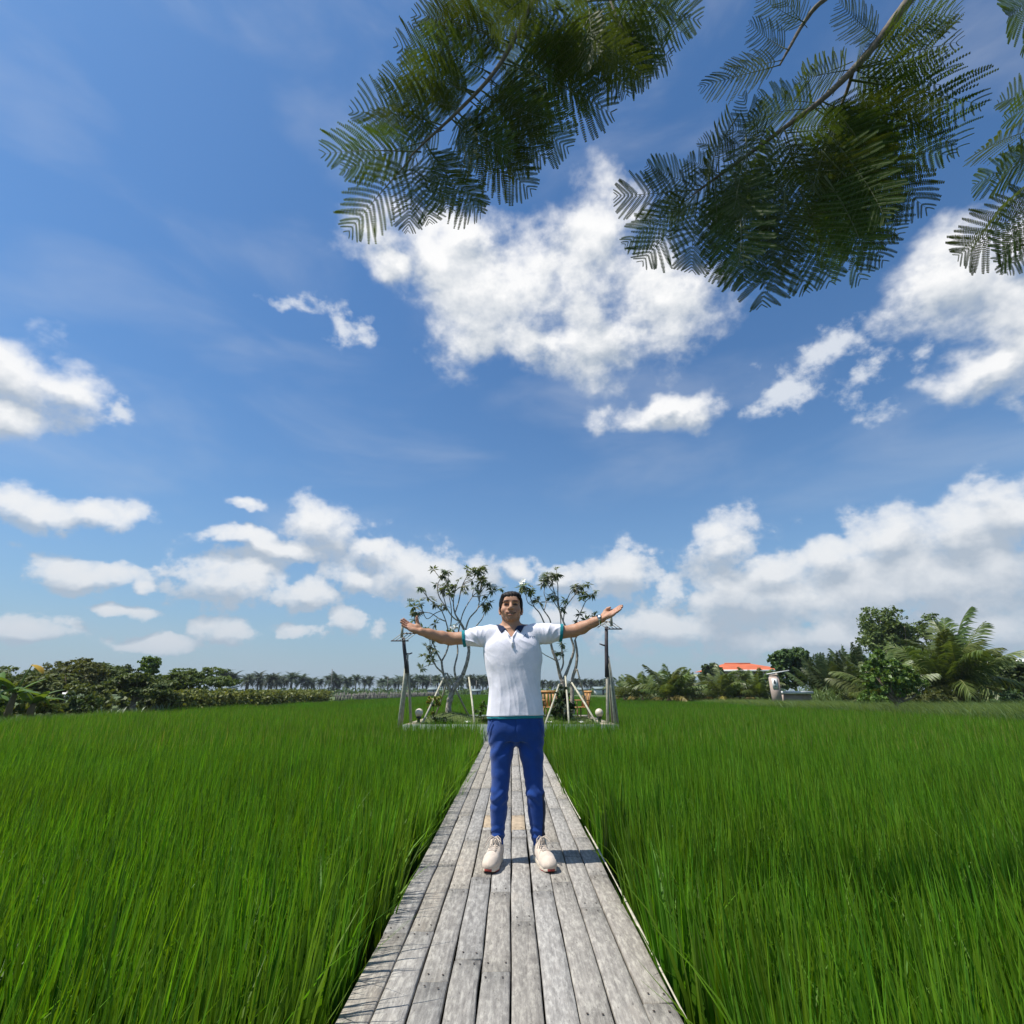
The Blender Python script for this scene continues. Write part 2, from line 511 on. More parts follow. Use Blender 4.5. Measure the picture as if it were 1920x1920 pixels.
def instancer(name, pts, rots, scales, idx, meshes, mat, label, cat):
    """one object of uncountable plants: its points carry copies of a few tufts"""
    me = bpy.data.meshes.new(name)
    n = len(pts)
    me.vertices.add(n); me.vertices.foreach_set('co', np.asarray(pts, np.float32).ravel())
    a = me.attributes.new('rot', 'FLOAT_VECTOR', 'POINT'); a.data.foreach_set('vector', np.asarray(rots, np.float32).ravel())
    a = me.attributes.new('scl', 'FLOAT_VECTOR', 'POINT'); a.data.foreach_set('vector', np.asarray(scales, np.float32).ravel())
    a = me.attributes.new('idx', 'INT', 'POINT'); a.data.foreach_set('value', np.asarray(idx, np.int32))
    me.materials.append(mat)
    ob = link(name, me)
    src = bpy.data.collections.new(name + '_tufts')
    for q, mm in enumerate(meshes):
        so = bpy.data.objects.new('%s_tuft_%02d' % (name, q), mm)
        src.objects.link(so)
    ng = bpy.data.node_groups.new(name + '_scatter', 'GeometryNodeTree')
    ng.interface.new_socket('Geometry', in_out='INPUT', socket_type='NodeSocketGeometry')
    ng.interface.new_socket('Geometry', in_out='OUTPUT', socket_type='NodeSocketGeometry')
    N = ng.nodes; Lk = ng.links
    gi = N.new('NodeGroupInput'); go = N.new('NodeGroupOutput')
    ci = N.new('GeometryNodeCollectionInfo'); ci.inputs['Collection'].default_value = src
    ci.inputs['Separate Children'].default_value = True; ci.inputs['Reset Children'].default_value = True
    iop = N.new('GeometryNodeInstanceOnPoints')
    iop.inputs['Pick Instance'].default_value = True
    def attr(nm, ty):
        x = N.new('GeometryNodeInputNamedAttribute'); x.data_type = ty; x.inputs['Name'].default_value = nm
        return x.outputs['Attribute']
    Lk.new(gi.outputs[0], iop.inputs['Points'])
    Lk.new(ci.outputs[0], iop.inputs['Instance'])
    Lk.new(attr('idx', 'INT'), iop.inputs['Instance Index'])
    e2r = N.new('FunctionNodeEulerToRotation'); Lk.new(attr('rot', 'FLOAT_VECTOR'), e2r.inputs[0])
    Lk.new(e2r.outputs[0], iop.inputs['Rotation'])
    Lk.new(attr('scl', 'FLOAT_VECTOR'), iop.inputs['Scale'])
    Lk.new(iop.outputs[0], go.inputs[0])
    md = ob.modifiers.new('scatter', 'NODES'); md.node_group = ng
    tag(ob, label, cat, kind='stuff')
    return ob

PATH_L, PATH_R = -0.575, 0.565
BED = (-2.38, 2.32, 12.05, 17.0)
def free_of_setting(x, y, pad):
    on_path = (x > PATH_L - pad) & (x < PATH_R + pad) & (y < 12.4)
    on_bed = (x > BED[0] - .05) & (x < BED[1] + .05) & (y > BED[2] - .03) & (y < BED[3] + pad)
    return ~(on_path | on_bed)

rr = np.random.default_rng(5)
T_NEAR = [tuft_mesh('rice_near', rr, 34, 0.075, 0.52, 0.82, 0.014, 0.025, 6) for _ in range(7)]
T_MID = [tuft_mesh('rice_mid', rr, 30, 0.09, 0.54, 0.81, 0.017, 0.027, 4) for _ in range(5)]
T_FAR = [tuft_mesh('rice_far', rr, 460, 0, 0.55, 0.80, 0.026, 0.042, 2, area=1.15) for _ in range(4)]
def scatter(x0, x1, y0, y1, step, jit, pad):
    gx, gy = np.meshgrid(np.arange(x0, x1, step), np.arange(y0, y1, step))
    x = gx.ravel() + rr.uniform(-jit, jit, gx.size) * step
    y = gy.ravel() + rr.uniform(-jit, jit, gx.size) * step
    k = free_of_setting(x, y, pad) & (np.abs(x) < y * 1.05 + 2.2)
    return x[k], y[k]
for side, lab in ((-1, 'dense green rice crop filling the paddy left of the boardwalk'), (1, 'dense green rice crop filling the paddy right of the boardwalk')):
    P = []; Rt = []; S = []; I = []
    for (y0, y1, step, pad, base, num) in ((0.2, 7.5, 0.108, 0.095, 0, len(T_NEAR)), (7.5, 24, 0.160, 0.085, 7, len(T_MID)), (24, 108, 1.0, 0.5, 12, len(T_FAR))):
        xa, xb = (-13.8, PATH_L) if side < 0 else (PATH_R, 14.4)
        x, y = scatter(xa, xb, y0, y1, step, 0.5, pad)
        if side < 0 and y1 > 50:
            k = x > -13.6 + np.clip(y - 60, 0, 60) * 0.06; x, y = x[k], y[k]
        if side > 0:
            k = x < 14.3 - np.clip(y - 36, 0, 60) * 0.12; x, y = x[k], y[k]
        n = len(x)
        zz = np.full(n, -0.42)
        hum = 0.5 * np.sin(x * 1.3 + 2 * np.sin(y * .7)) + 0.5 * np.sin(y * 1.7 + 1.3 * np.sin(x * .9 + 1))
        sc = 1.05 + 0.05 * hum + rr.normal(0, 0.05, n)
        sc = sc + 0.10 * ((y > 10.6) & (y < 12.1) & (np.abs(x) < 3.2))
        P.append(np.stack([x, y, zz], -1))
        Rt.append(np.stack([rr.normal(0, .035, n), rr.normal(0.0, .035, n), rr.uniform(0, 6.28, n)], -1))
        S.append(np.stack([np.ones(n), np.ones(n), sc], -1))
        I.append(base + rr.integers(0, num, n))
    instancer('rice_crop', np.concatenate(P), np.concatenate(Rt), np.concatenate(S), np.concatenate(I), T_NEAR + T_MID + T_FAR, MAT_RICE, lab, 'rice')

# ------------------------------------------------------------------ boardwalk
m, g, o = new_mat('weathered_plank')
co = g.node('ShaderNodeTexCoord').outputs['Object']
rnd = g.node('ShaderNodeObjectInfo').outputs['Random']
shift = g.comb(g.math('MULTIPLY', rnd, 37.0), g.math('MULTIPLY', rnd, 91.0), 0.0)
cv = g.vmath('ADD', co, shift)
grain = g.noise(g.mapping(cv, scale=(70, 3.5, 8)), 1.0, 7, 0.7)
mott = g.noise(g.mapping(cv, scale=(50, 14, 8)), 1.0, 6, 0.72)
blot = g.noise(g.mapping(cv, scale=(7, 3.0, 4)), 1.0, 4, 0.6)
c = g.mix(g.rng(grain, .3, .72), (0.18, 0.163, 0.142), (0.37, 0.338, 0.292))
c = g.mix(g.rng(mott, .47, .64, 0, .62, smooth=True), c, (0.50, 0.465, 0.39))
c = g.mix(g.rng(mott, .35, .46, .55, 0), c, (0.145, 0.13, 0.115))
c = g.mix(g.rng(blot, .56, .76, 0, .45, smooth=True), c, (0.40, 0.34, 0.27))
pits = g.noise(g.mapping(cv, scale=(90, 26, 8)), 1.0, 2, 0.5)
c = g.mix(g.rng(pits, .66, .72, 0, .6), c, (0.09, 0.08, 0.07))
hsv = g.node('ShaderNodeHueSaturation')
g.put(hsv.inputs['Value'], g.rng(g.math('FRACT', g.math('MULTIPLY', rnd, 7.13)), 0, 1, .86, 1.12)); g.put(hsv.inputs['Color'], c)
g.put(hsv.inputs['Saturation'], g.rng(rnd, 0, 1, .55, 1.15))
b = g.node('ShaderNodeBsdfPrincipled')
g.put(b.inputs['Base Color'], hsv.outputs[0])
b.inputs['Roughness'].default_value = 0.82
b.inputs['Specular IOR Level'].default_value = 0.25
bn = g.node('ShaderNodeBump'); bn.inputs['Distance'].default_value = 0.0035
g.put(bn.inputs['Height'], g.math('ADD', g.math('MULTIPLY', grain, .7), g.math('MULTIPLY', mott, .6)))
g.put(b.inputs['Normal'], bn.outputs[0])
g.t.links.new(b.outputs[0], o.inputs[0])
MAT_PLANK = m
MAT_TAN = simple('fresh_plank', (0.40, 0.31, 0.21), 0.8, 0.25, 14, bump=.002)
MAT_JOIST = simple('dark_joist', (0.05, 0.042, 0.035), 0.9, .3)
MAT_NAIL = simple('rusty_nail', (.05, .035, .028), .7, .3, 40)
walk = empty('boardwalk', (0, 6, 0))
tag(walk, 'long boardwalk of weathered grey planks through the rice', kind='structure')
NCOL = 10
pw = (PATH_R - PATH_L) / NCOL
rp = np.random.default_rng(21)
def plank(x0, x1, y0, y1, mat, parent):
    gapx = 0.0036; gapy = 0.0034
    L = (y1 - y0) - 2 * gapy; W = (x1 - x0) - 2 * gapx
    ny = 5
    ys = np.linspace(-L / 2, L / 2, ny)
    wob = rp.normal(0, 0.0012, ny); bev = 0.004; th = 0.032
    prof = [(-W / 2, -th), (-W / 2, -bev), (-W / 2 + bev, 0), (-W * .17, rp.normal(0, .0006)), (W * .17, rp.normal(0, .0006)), (W / 2 - bev, 0), (W / 2, -bev), (W / 2, -th)]
    V = []
    for j, y in enumerate(ys):
        for (px, pz) in prof:
            ex = rp.normal(0, .0012) if abs(px) > W * .4 else 0
            e = -0.003 if (j in (0, ny - 1) and pz > -th) else 0
            V.append((px + wob[j] + ex, y, pz + e))
    k = len(prof)
    F = [(j * k + a, (j + 1) * k + a, (j + 1) * k + (a + 1) % k, j * k + (a + 1) % k) for j in range(ny - 1) for a in range(k)]
    F2 = [list(range(k)), list(range((ny - 1) * k, ny * k))[::-1]]
    nV = len(V); F6 = []
    for sy_ in (-1, 1):          # nail heads near both ends
        for sx_ in (-1, 1):
            cx_, cy_ = sx_ * W * .27 + rp.normal(0, .004), sy_ * (L / 2 - .045) + rp.normal(0, .006)
            F6.append([len(V) + q for q in range(6)])
            V += [(cx_ + .0048 * math.cos(q * 1.047), cy_ + .0048 * math.sin(q * 1.047), .0012) for q in range(6)]
    me = mesh('plank', V, [np.array(F), np.array(F2), np.array(F6)], [mat, MAT_NAIL], midx=[0] * (len(F) + len(F2)) + [1] * len(F6))
    o = link('plank', me, parent, ((x0 + x1) / 2, (y0 + y1) / 2 - 6, rp.normal(-.001, .0016)), (rp.normal(0, .0012), rp.normal(0, .008), rp.normal(0, .0009)))
    return o
for cidx in range(NCOL):
    y = -1.0 - rp.uniform(0, 1.2)
    x0 = PATH_L + cidx * pw
    while y < 12.05:
        L = rp.choice([0.82, 1.15, 1.3, .95, 1.45])
        y1 = min(y + L, 12.06)
        if y1 - y > 0.1:
            tan = (cidx in (3, 5)) and (y < 4.75 < y1)
            if tan:
                plank(x0, x0 + pw, y, 4.55, MAT_PLANK, walk); plank(x0, x0 + pw, 4.55, 5.05, MAT_TAN, walk); y = 5.05
                y1 = min(y + L, 12.06)
            plank(x0, x0 + pw, y, y1, MAT_PLANK, walk)
        y = y1
for x in (-.42, 0.0, .41):
    mb = MB(); mb.box((x, -.4, -.085), (.07, 13.6, .10)); mb.build('joist', MAT_JOIST, walk)
for y in np.arange(-.5, 12, 1.5):
    mb = MB(); mb.box((0, y - 6, -.19), (1.10, .07, .1)); mb.build('cross_beam', MAT_JOIST, walk)
    for x in (-.48, .47):
        mb = MB(); mb.tube([(x, y - 6, -.6), (x, y - 6, -.24)], .035, 8); mb.build('post', MAT_JOIST, walk)
MAT_STRIP = simple('split_bamboo', (0.48, 0.44, 0.34), 0.6, .3, 20)
mb = MB()
ys = np.linspace(2.05, 4.6, 24)
mb.tube([(PATH_R + .010 + .010 * math.sin(y * 2.1), y - 6, .004 + .008 * math.sin(y * 2.7 + 1)) for y in ys], [.0055 + .002 * math.sin(y * 5) for y in ys], 6, flat=.6)
mb.build('edge_strip', MAT_STRIP, walk)
mb = MB()
ys = np.linspace(4.9, 7.4, 16)
mb.tube([(PATH_R + .008 + .010 * math.sin(y * 1.9), y - 6, .004 + .006 * math.sin(y * 2.4)) for y in ys], .005, 6, flat=.6)
mb.build('edge_strip', MAT_STRIP, walk)

# ------------------------------------------------------------------ smooth solids for the person (distance fields meshed with surface nets)
def _smin(a, b, k):
    if k <= 0: return np.minimum(a, b)
    h = np.clip(0.5 + 0.5 * (b - a) / k, 0, 1)
    return b + (a - b) * h - k * h * (1 - h)
def _smax(a, b, k):
    return -_smin(-a, -b, k)

class Solid:
    def __init__(self):
        self.p = []
    def _add(self, f, lo, hi, op, k):
        self.p.append((f, np.asarray(lo, float), np.asarray(hi, float), op, k)); return self
    def cone(self, a, b, ra, rb=None, k=0.0, op='u'):
        a = np.asarray(a, float); b = np.asarray(b, float); rb = ra if rb is None else rb
        ab = b - a; L2 = float(ab @ ab) + 1e-12
        def f(P):
            t = np.clip(((P - a) @ ab) / L2, 0, 1)
            return np.linalg.norm(P - a - t[..., None] * ab, axis=-1) - (ra + (rb - ra) * t)
        r = max(ra, rb)
        return self._add(f, np.minimum(a, b) - r, np.maximum(a, b) + r, op, k)
    def chain(self, pts, rads, k=0.01, op='u'):
        for i in range(len(pts) - 1):
            self.cone(pts[i], pts[i + 1], rads[i], rads[i + 1], k, op)
        return self
    def ell(self, c, r, k=0.0, op='u', M=None):
        c = np.asarray(c, float); r = np.asarray(r, float)
        Rm = None if M is None else np.array(M)
        def f(P):
            q = P - c
            if Rm is not None: q = q @ Rm          # into the local axes (columns of M)
            k0 = np.linalg.norm(q / r, axis=-1); k1 = np.linalg.norm(q / (r * r), axis=-1) + 1e-9
            return k0 * (k0 - 1) / k1
        m = r.max()
        return self._add(f, c - m, c + m, op, k)
    def loft(self, zs, cx, cy, a, b, k=0.0, op='u', warp=None, power=2.0):
        zs = np.asarray(zs, float)
        zd = np.linspace(zs[0], zs[-1], 240)
        ker = np.exp(-.5 * (np.arange(-40, 41) * (zd[1] - zd[0]) / .022) ** 2); ker /= ker.sum()
        def dense(v):       # rounded profile, no kinks at the stations
            q = np.interp(zd, zs, np.asarray(v, float))
            return np.convolve(np.pad(q, 40, mode='edge'), ker, mode='valid')
        from_ = [dense(v) for v in (cx, cy, a, b)]
        zs = zd
        def f(P):
            z = P[..., 2]
            vals = [np.interp(z, zs, v) for v in from_]
            x = (P[..., 0] - vals[0]); y = (P[..., 1] - vals[1])
            A, B = vals[2], vals[3]
            ax = np.abs(x) / A; ay = np.abs(y) / B
            k0 = (ax ** power + ay ** power) ** (1 / power) + 1e-6
            k1 = np.sqrt((x / (A * A)) ** 2 + (y / (B * B)) ** 2) + 1e-6
            d = np.where(k0 > 0.3, k0 * (k0 - 1) / k1 if power == 2.0 else (k0 - 1) * np.minimum(A, B), (k0 - 1) * np.minimum(A, B))
            if warp is not None: d = d + warp(P)
            d = np.maximum(d, np.maximum(zs[0] - z, z - zs[-1]))
            return d
        lo = [(from_[0] - from_[2]).min() - .02, (from_[1] - from_[3]).min() - .02, zs[0]]
        hi = [(from_[0] + from_[2]).max() + .02, (from_[1] + from_[3]).max() + .02, zs[-1]]
        return self._add(f, lo, hi, op, k)
    def fn(self, f, lo, hi, op='u', k=0.0):
        return self._add(f, lo, hi, op, k)
    def eval(self, P, prune=None, rad=0.0):
        d = np.full(P.shape[:-1], 1.0)
        for (f, lo, hi, op, k) in self.p:
            if prune is not None:
                m = rad + k + 0.012
                sel = np.all((prune > lo - m) & (prune < hi + m), axis=-1)
                if op == 'i': sel = np.ones_like(sel)
                if not sel.any(): continue
                v = f(P[sel]); o = d[sel]
            else:
                sel = slice(None); v = f(P); o = d
            if op == 'u': r = _smin(o, v, k)
            elif op == 's': r = _smax(o, -v, k)
            elif op == 'i': r = _smax(o, v, k)
            else: r = o + v           # relief
            d[sel] = r
        return d
    def net(self, h, lo=None, hi=None, post=None):
        """surface nets on sparse blocks -> verts, quads"""
        los = np.array([p[1] for p in self.p if p[3] == 'u']).min(0) - .03 if lo is None else np.asarray(lo, float)
        his = np.array([p[2] for p in self.p if p[3] == 'u']).max(0) + .03 if hi is None else np.asarray(hi, float)
        B = 8
        nb = np.ceil((his - los) / (B * h)).astype(int)
        ix = np.stack(np.meshgrid(*[np.arange(n) for n in nb], indexing='ij'), -1).reshape(-1, 3)
        ctr = los + (ix + 0.5) * B * h
        half = B * h * 0.5 * math.sqrt(3)
        dc = self.eval(ctr)
        if post: dc = post(ctr, dc)
        ix = ix[np.abs(dc) < half * 1.5 + 0.012]
        loc = np.stack(np.meshgrid(*[np.arange(B + 2)] * 3, indexing='ij'), -1) - 1
        Vs, keys, quads = [], [], []
        off = 0
        NB = nb * B + 4
        for s in range(0, len(ix), 400):
            bi = ix[s:s + 400]
            gidx = bi[:, None, None, None, :] * B + loc[None]
            P = los + gidx * h
            c = los + (bi + 0.5) * B * h
            d = self.eval(P, c, half + 2 * h)
            if post: d = post(P, d)
            sgn = d < 0
            # cells
            n = B + 1
            corners = [(i, j, k) for i in (0, 1) for j in (0, 1) for k in (0, 1)]
            cs = np.stack([sgn[:, i:i + n, j:j + n, k:k + n] for i, j, k in corners], -1)
            act = cs.any(-1) & ~cs.all(-1)
            acc = np.zeros(act.shape + (3,)); cnt = np.zeros(act.shape)
            for ax in range(3):
                for o1 in (0, 1):
                    for o2 in (0, 1):
                        a = [0, 0, 0]; others = [q for q in range(3) if q != ax]
                        a[others[0]] = o1; a[others[1]] = o2
                        b = list(a); b[ax] = 1
                        da = d[:, a[0]:a[0] + n, a[1]:a[1] + n, a[2]:a[2] + n]; db = d[:, b[0]:b[0] + n, b[1]:b[1] + n, b[2]:b[2] + n]
                        cr = (da < 0) != (db < 0)
                        t = np.where(cr, da / np.where(cr, da - db, 1), 0)
                        for q in range(3):
                            acc[..., q] += np.where(cr, a[q] + (t if q == ax else 0), 0)
                        cnt += cr
            w = np.nonzero(act)
            cell = gidx[:, :n, :n, :n][w]
            v = los + (cell + acc[w] / cnt[w][:, None]) * h
            key = ((cell[:, 0] + 2) * NB[1] + cell[:, 1] + 2) * NB[2] + cell[:, 2] + 2
            lut = np.full(act.shape, -1, dtype=np.int64); lut[w] = np.arange(len(v)) + off
            for ax in range(3):
                o1, o2 = [(1, 2), (2, 0), (0, 1)][ax]
                sl0 = [slice(1, B + 1)] * 3
                e = list(sl0); e[ax] = slice(2, B + 2)
                s0 = sgn[(slice(None),) + tuple(sl0)]; s1 = sgn[(slice(None),) + tuple(e)]
                ch = s0 != s1
                q = np.nonzero(ch)
                bb = q[0]; pos = [q[1] + 1, q[2] + 1, q[3] + 1]
                def cellat(d1, d2):
                    p = list(pos)
                    p[o1] = pos[o1] - d1; p[o2] = pos[o2] - d2
                    return lut[bb, p[0], p[1], p[2]]
                qd = np.stack([cellat(1, 1), cellat(0, 1), cellat(0, 0), cellat(1, 0)], -1)
                flip = ~s0[q]
                qd[flip] = qd[flip][:, ::-1]
                quads.append(qd)
            Vs.append(v); keys.append(key); off += len(v)
        V = np.concatenate(Vs); K = np.concatenate(keys); Q = np.concatenate(quads)
        u, first, inv = np.unique(K, return_index=True, return_inverse=True)
        V = V[first]; Q = inv[Q]
        Q = Q[(Q >= 0).all(1)]
        return V, Q

def cloth_noise(P, f, seed=0.0):
    x, y, z = P[..., 0] * f, P[..., 1] * f, P[..., 2] * f
    return (np.sin(x * 1.7 + 1.3 * np.sin(z * 1.1 + seed) + seed) + np.sin(z * 1.9 + 1.1 * np.sin(y * 1.6 + x * .7 + seed * 2)) + np.sin(y * 2.3 + 1.2 * np.sin(x * 1.3 - z * .8 + seed * 3))) / 3

# ------------------------------------------------------------------ the man on the boardwalk
PY = 3.75       # he stands this far along the boardwalk
WRL, WRR = (-.636, -.10, 1.402), (.634, -.09, 1.492)
ELL, ELR = (-.445, .03, 1.366), (.445, .025, 1.422)
SHL, SHR = (-.19, .01, 1.385), (.19, .01, 1.392)

def hand(S, wrist, tip_dir, normal, big=1.0, curl=0.10, thumb_up=0.8, fan=1.0, along=False):
    """open palm: wrist, direction of the fingers, palm normal; the thumb leaves the far side"""
    e1 = Vector(tip_dir).normalized(); n = Vector(normal); n = (n - e1 * n.dot(e1)).normalized()
    e2 = e1.cross(n)
    if e2.z < 0: e2 = -e2                 # thumb side lies up and away from the camera
    W = Vector(wrist)
    def pt(a, b, c): return W + e1 * a * big + e2 * b * big + n * c * big
    Mx = np.array(Matrix((e1, e2, n)).transposed())
    S.ell(pt(.052, -.002, -.002), (.056 * big, .041 * big, .0165 * big), .016, M=Mx)
    S.ell(pt(.075, .0, -.003), (.034 * big, .042 * big, .013 * big), .012, M=Mx)
    S.ell(pt(.034, .024, .010), (.030 * big, .018 * big, .016 * big), .010, M=Mx)      # ball of the thumb
    S.ell(pt(.036, -.024, .007), (.034 * big, .015 * big, .013 * big), .010, M=Mx)
    for (b, L, r, sp) in ((.0295, .070, .0092, .07*fan), (.0100, .079, .0095, .02*fan), (-.0095, .073, .0092, -.03*fan), (-.0285, .057, .0082, -.10*fan)):
        p = [pt(.084, b, -.002)]
        ang = curl * .5; q = Vector((.084, b, -.002))
        for seg, ratio in enumerate((.45, .30, .25)):
            dirv_ = Vector((math.cos(ang), math.sin(sp) * math.cos(ang), math.sin(ang)))
            q = q + dirv_ * L * ratio
            p.append(pt(*q)); ang += curl * (1.2 if seg == 0 else 1.0)
        S.chain(p, [r * big, r * .95 * big, r * .88 * big, r * .74 * big], .004)
    t0 = pt(.022, .030, .006); t1 = pt(.050, .050, .010 + .018 * thumb_up); t2 = pt(.066, .058, .016 + .040 * thumb_up); t3 = pt(.074, .060, .020 + .060 * thumb_up)
    if along:      # thumb laid forward over the palm
        t1 = pt(.048, .036, .020); t2 = pt(.070, .030, .028); t3 = pt(.086, .024, .030)
    S.chain([t0, t1, t2, t3], [.0135 * big, .0118 * big, .0105 * big, .0082 * big], .008)

HX = -.008
def tilt_head(p, a=R(-5), piv=(HX, .02, 1.47)):
    y = p[1] - piv[1]; z = p[2] - piv[2]
    return (p[0], piv[1] + y * math.cos(a) - z * math.sin(a), piv[2] + y * math.sin(a) + z * math.cos(a))
HT = np.array(Euler((R(-5), 0, 0)).to_matrix())
def H(x, y, z): return tilt_head((HX + x, y, z))

B = Solid()
# head
B.ell(H(0, .018, 1.618), (.076, .094, .078), 0, M=HT)
B.ell(H(0, -.016, 1.556), (.0665, .074, .078), .03, M=HT)
B.ell(H(0, -.028, 1.520), (.049, .054, .042), .022, M=HT)
B.ell(H(0, -.060, 1.491), (.027, .021, .018), .022, M=HT)
for sx in (-1, 1):
    B.ell(H(sx * .045, -.054, 1.553), (.027, .026, .026), .018, M=HT)
    B.ell(H(sx * .052, -.010, 1.520), (.014, .03, .022), .02, M=HT)
    B.ell(H(sx * .030, -.080, 1.608), (.028, .012, .0085), .014, M=HT)
    B.ell(H(sx * .033, -.094, 1.590), (.022, .014, .0125), .010, 's', M=HT)
    B.ell(H(sx * .033, -.0715, 1.588), (.0165, .0135, .0125), .004, M=HT)
B.ell(H(0, -.078, 1.634), (.046, .014, .024), .03, M=HT)
B.cone(H(0, -.084, 1.603), H(0, -.108, 1.564), .0075, .0135, .010)
B.ell(H(0, -.108, 1.558), (.0145, .0125, .0115), .008, M=HT)
for sx in (-1, 1):
    B.ell(H(sx * .0155, -.096, 1.555), (.0105, .0125, .0095), .006, M=HT)
    B.ell(H(sx * .008, -.104, 1.5475), (.0045, .005, .003), .003, 's', M=HT)
    B.ell(H(sx * .030, -.076, 1.527), (.011, .012, .016), .012, M=HT)
B.ell(H(0, -.086, 1.536), (.024, .012, .012), .012, M=HT)
B.ell(H(0, -.0935, 1.5285), (.021, .0075, .0052), .005, M=HT)
B.ell(H(0, -.090, 1.513), (.019, .0085, .0062), .006, M=HT)
B.ell(H(0, -.098, 1.521), (.028, .010, .0026), .003, 's', M=HT)
for sx in (-1, 1):
    B.ell(H(sx * .081, .012, 1.568), (.010, .021, .032), .008, M=HT)
    B.ell(H(sx * .090, .004, 1.570), (.006, .011, .018), .004, 's', M=HT)
    B.ell(H(sx * .079, -.002, 1.538), (.007, .010, .010), .006, M=HT)
# neck and trunk
B.chain([(HX, .028, 1.40), (HX, .024, 1.47), (HX, .022, 1.53)], [.060, .051, .050], .028)
B.cone((HX, -.032, 1.485), (HX, -.036, 1.45), .014, .012, .02)
B.chain([(HX - .02, .02, 1.435), (-.12, .025, 1.40), SHL], [.045, .05, .058], .04)
B.chain([(HX + .02, .02, 1.435), (.12, .025, 1.405), SHR], [.045, .05, .058], .04)
B.loft([.72, .75, .85, .98, 1.08, 1.2, 1.3, 1.38, 1.43], [.025, .025, .024, .02, .018, .012, .004, 0, 0], [.01, .01, .005, 0, 0, 0, 0, .01, .015], [.13, .155, .16, .145, .142, .155, .16, .15, .10], [.08, .10, .10, .092, .09, .10, .10, .09, .06], .03)
for (S0, E0, W0, q) in ((SHL, ELL, WRL, -1), (SHR, ELR, WRR, 1)):
    S0 = Vector(S0); E0 = Vector(E0); W0 = Vector(W0)
    mid = S0.lerp(E0, .45); fm = E0.lerp(W0, .3); fm2 = E0.lerp(W0, .72)
    B.chain([S0, mid + Vector((0, 0, -.004)), E0, fm + Vector((0, 0, -.004)), fm2, W0], [.054, .0475, .0425, .0415, .0315, .0265], .02)
hand(B, WRL, (-.87, -.20, .40), (.18, -.60, .76), .98, curl=.10, thumb_up=.62, fan=1.5)
hand(B, WRR, (.86, -.14, .48), (-.34, -.36, .87), 1.06, curl=.05, thumb_up=.35, fan=.3, along=True)
LEGL = [(-.062, .0, .80), (-.064, -.005, .62), (-.077, -.012, .44), (-.081, -.012, .38), (-.087, .008, .265), (-.092, .014, .157), (-.092, .012, .09), (-.094, .005, .05)]
LEGR = [(.112, .0, .80), (.126, -.005, .62), (.143, -.012, .44), (.151, -.012, .38), (.160, .008, .265), (.164, .014, .157), (.170, .012, .09), (.172, .005, .05)]
for L in (LEGL, LEGR):
    B.chain(L, [.076, .062, .046, .046, .044, .035, .031, .03], .014)
for (hx, hy, tx, ty) in ((-.094, .02, -.135, -.17), (.172, .02, .222, -.165)):
    B.chain([(hx, hy, .045), (tx, ty, .035)], [.03, .022], .02)

bV, bQ = B.net(0.0032)
tint = np.ones((len(bV), 3), np.float32) * np.array([0.490, 0.270, 0.165], np.float32)
def paint(c, r, col, soft=.35, M=HT):
    global tint
    q = (bV - np.array(c)) @ M / np.array(r)
    w = np.clip((1.0 - np.linalg.norm(q, axis=1)) / soft, 0, 1)[:, None]
    tint = tint * (1 - w) + np.array(col) * w
for sx in (-1, 1):
    paint(H(sx * .046, -.075, 1.548), (.030, .03, .024), (.47, .225, .145), 1.0)
    paint(H(sx * .0325, -.086, 1.588), (.0245, .05, .0088), (.014, .008, .007), .45)        # narrowed eyes and lashes
    paint(H(sx * .0330, -.090, 1.6125), (.031, .05, .0092), (.016, .010, .008), .5)        # brows
    paint(H(sx * .008, -.104, 1.547), (.005, .006, .004), (.06, .02, .015), .6)
paint(H(0, -.098, 1.5290), (.029, .04, .0060), (.25, .09, .075), .6)
paint(H(0, -.094, 1.5120), (.024, .04, .0070), (.46, .22, .18), .6)
paint(H(0, -.092, 1.5215), (.032, .05, .0066), (.030, .010, .008), .35)
paint(H(0, -.092, 1.5228), (.023, .05, .0034), (.60, .55, .49), .5)
for sx in (-1, 1):
    paint(H(sx * .030, -.085, 1.5268), (.011, .05, .0048), (.05, .018, .013), .5)
    paint(H(sx * .040, -.075, 1.538), (.004, .05, .020), (.33, .155, .10), .9)
paint(H(0, -.09, 1.5385), (.026, .04, .009), (.33, .18, .12), 1.0)
paint(H(0, -.08, 1.492), (.04, .04, .02), (.38, .21, .14), 1.0)
pal = np.maximum(np.clip((np.abs(bV[:, 0]) - .66) / .05, 0, 1), 0)[:, None]
tint = tint * (1 - .5 * pal) + np.array([.55, .31, .22]) * .5 * pal
m, g, o = new_mat('skin')
bs = g.node('ShaderNodeBsdfPrincipled')
at_ = g.node('ShaderNodeAttribute'); at_.attribute_name = 'tint'
co = g.node('ShaderNodeTexCoord').outputs['Object']
mm = g.mix(g.rng(g.noise(co, 70, 5, .7), .35, .65, 0, .34), at_.outputs['Color'], (.33, .15, .10))
g.put(bs.inputs['Base Color'], mm)
bs.inputs['Roughness'].default_value = .56
bs.inputs['Specular IOR Level'].default_value = .32
bs.inputs['Subsurface Weight'].default_value = .15
bs.inputs['Subsurface Radius'].default_value = (.01, .004, .002)
bs.inputs['Subsurface Scale'].default_value = .5
bn = g.node('ShaderNodeBump'); bn.inputs['Distance'].default_value = .0008
g.put(bn.inputs['Height'], g.noise(co, 220, 3, .6)); g.put(bs.inputs['Normal'], bn.outputs[0])
g.t.links.new(bs.outputs[0], o.inputs[0])
MAT_SKIN = m
person = link('person', mesh('person_body', bV, bQ, MAT_SKIN, True, colors=tint), loc=(0, PY, 0))
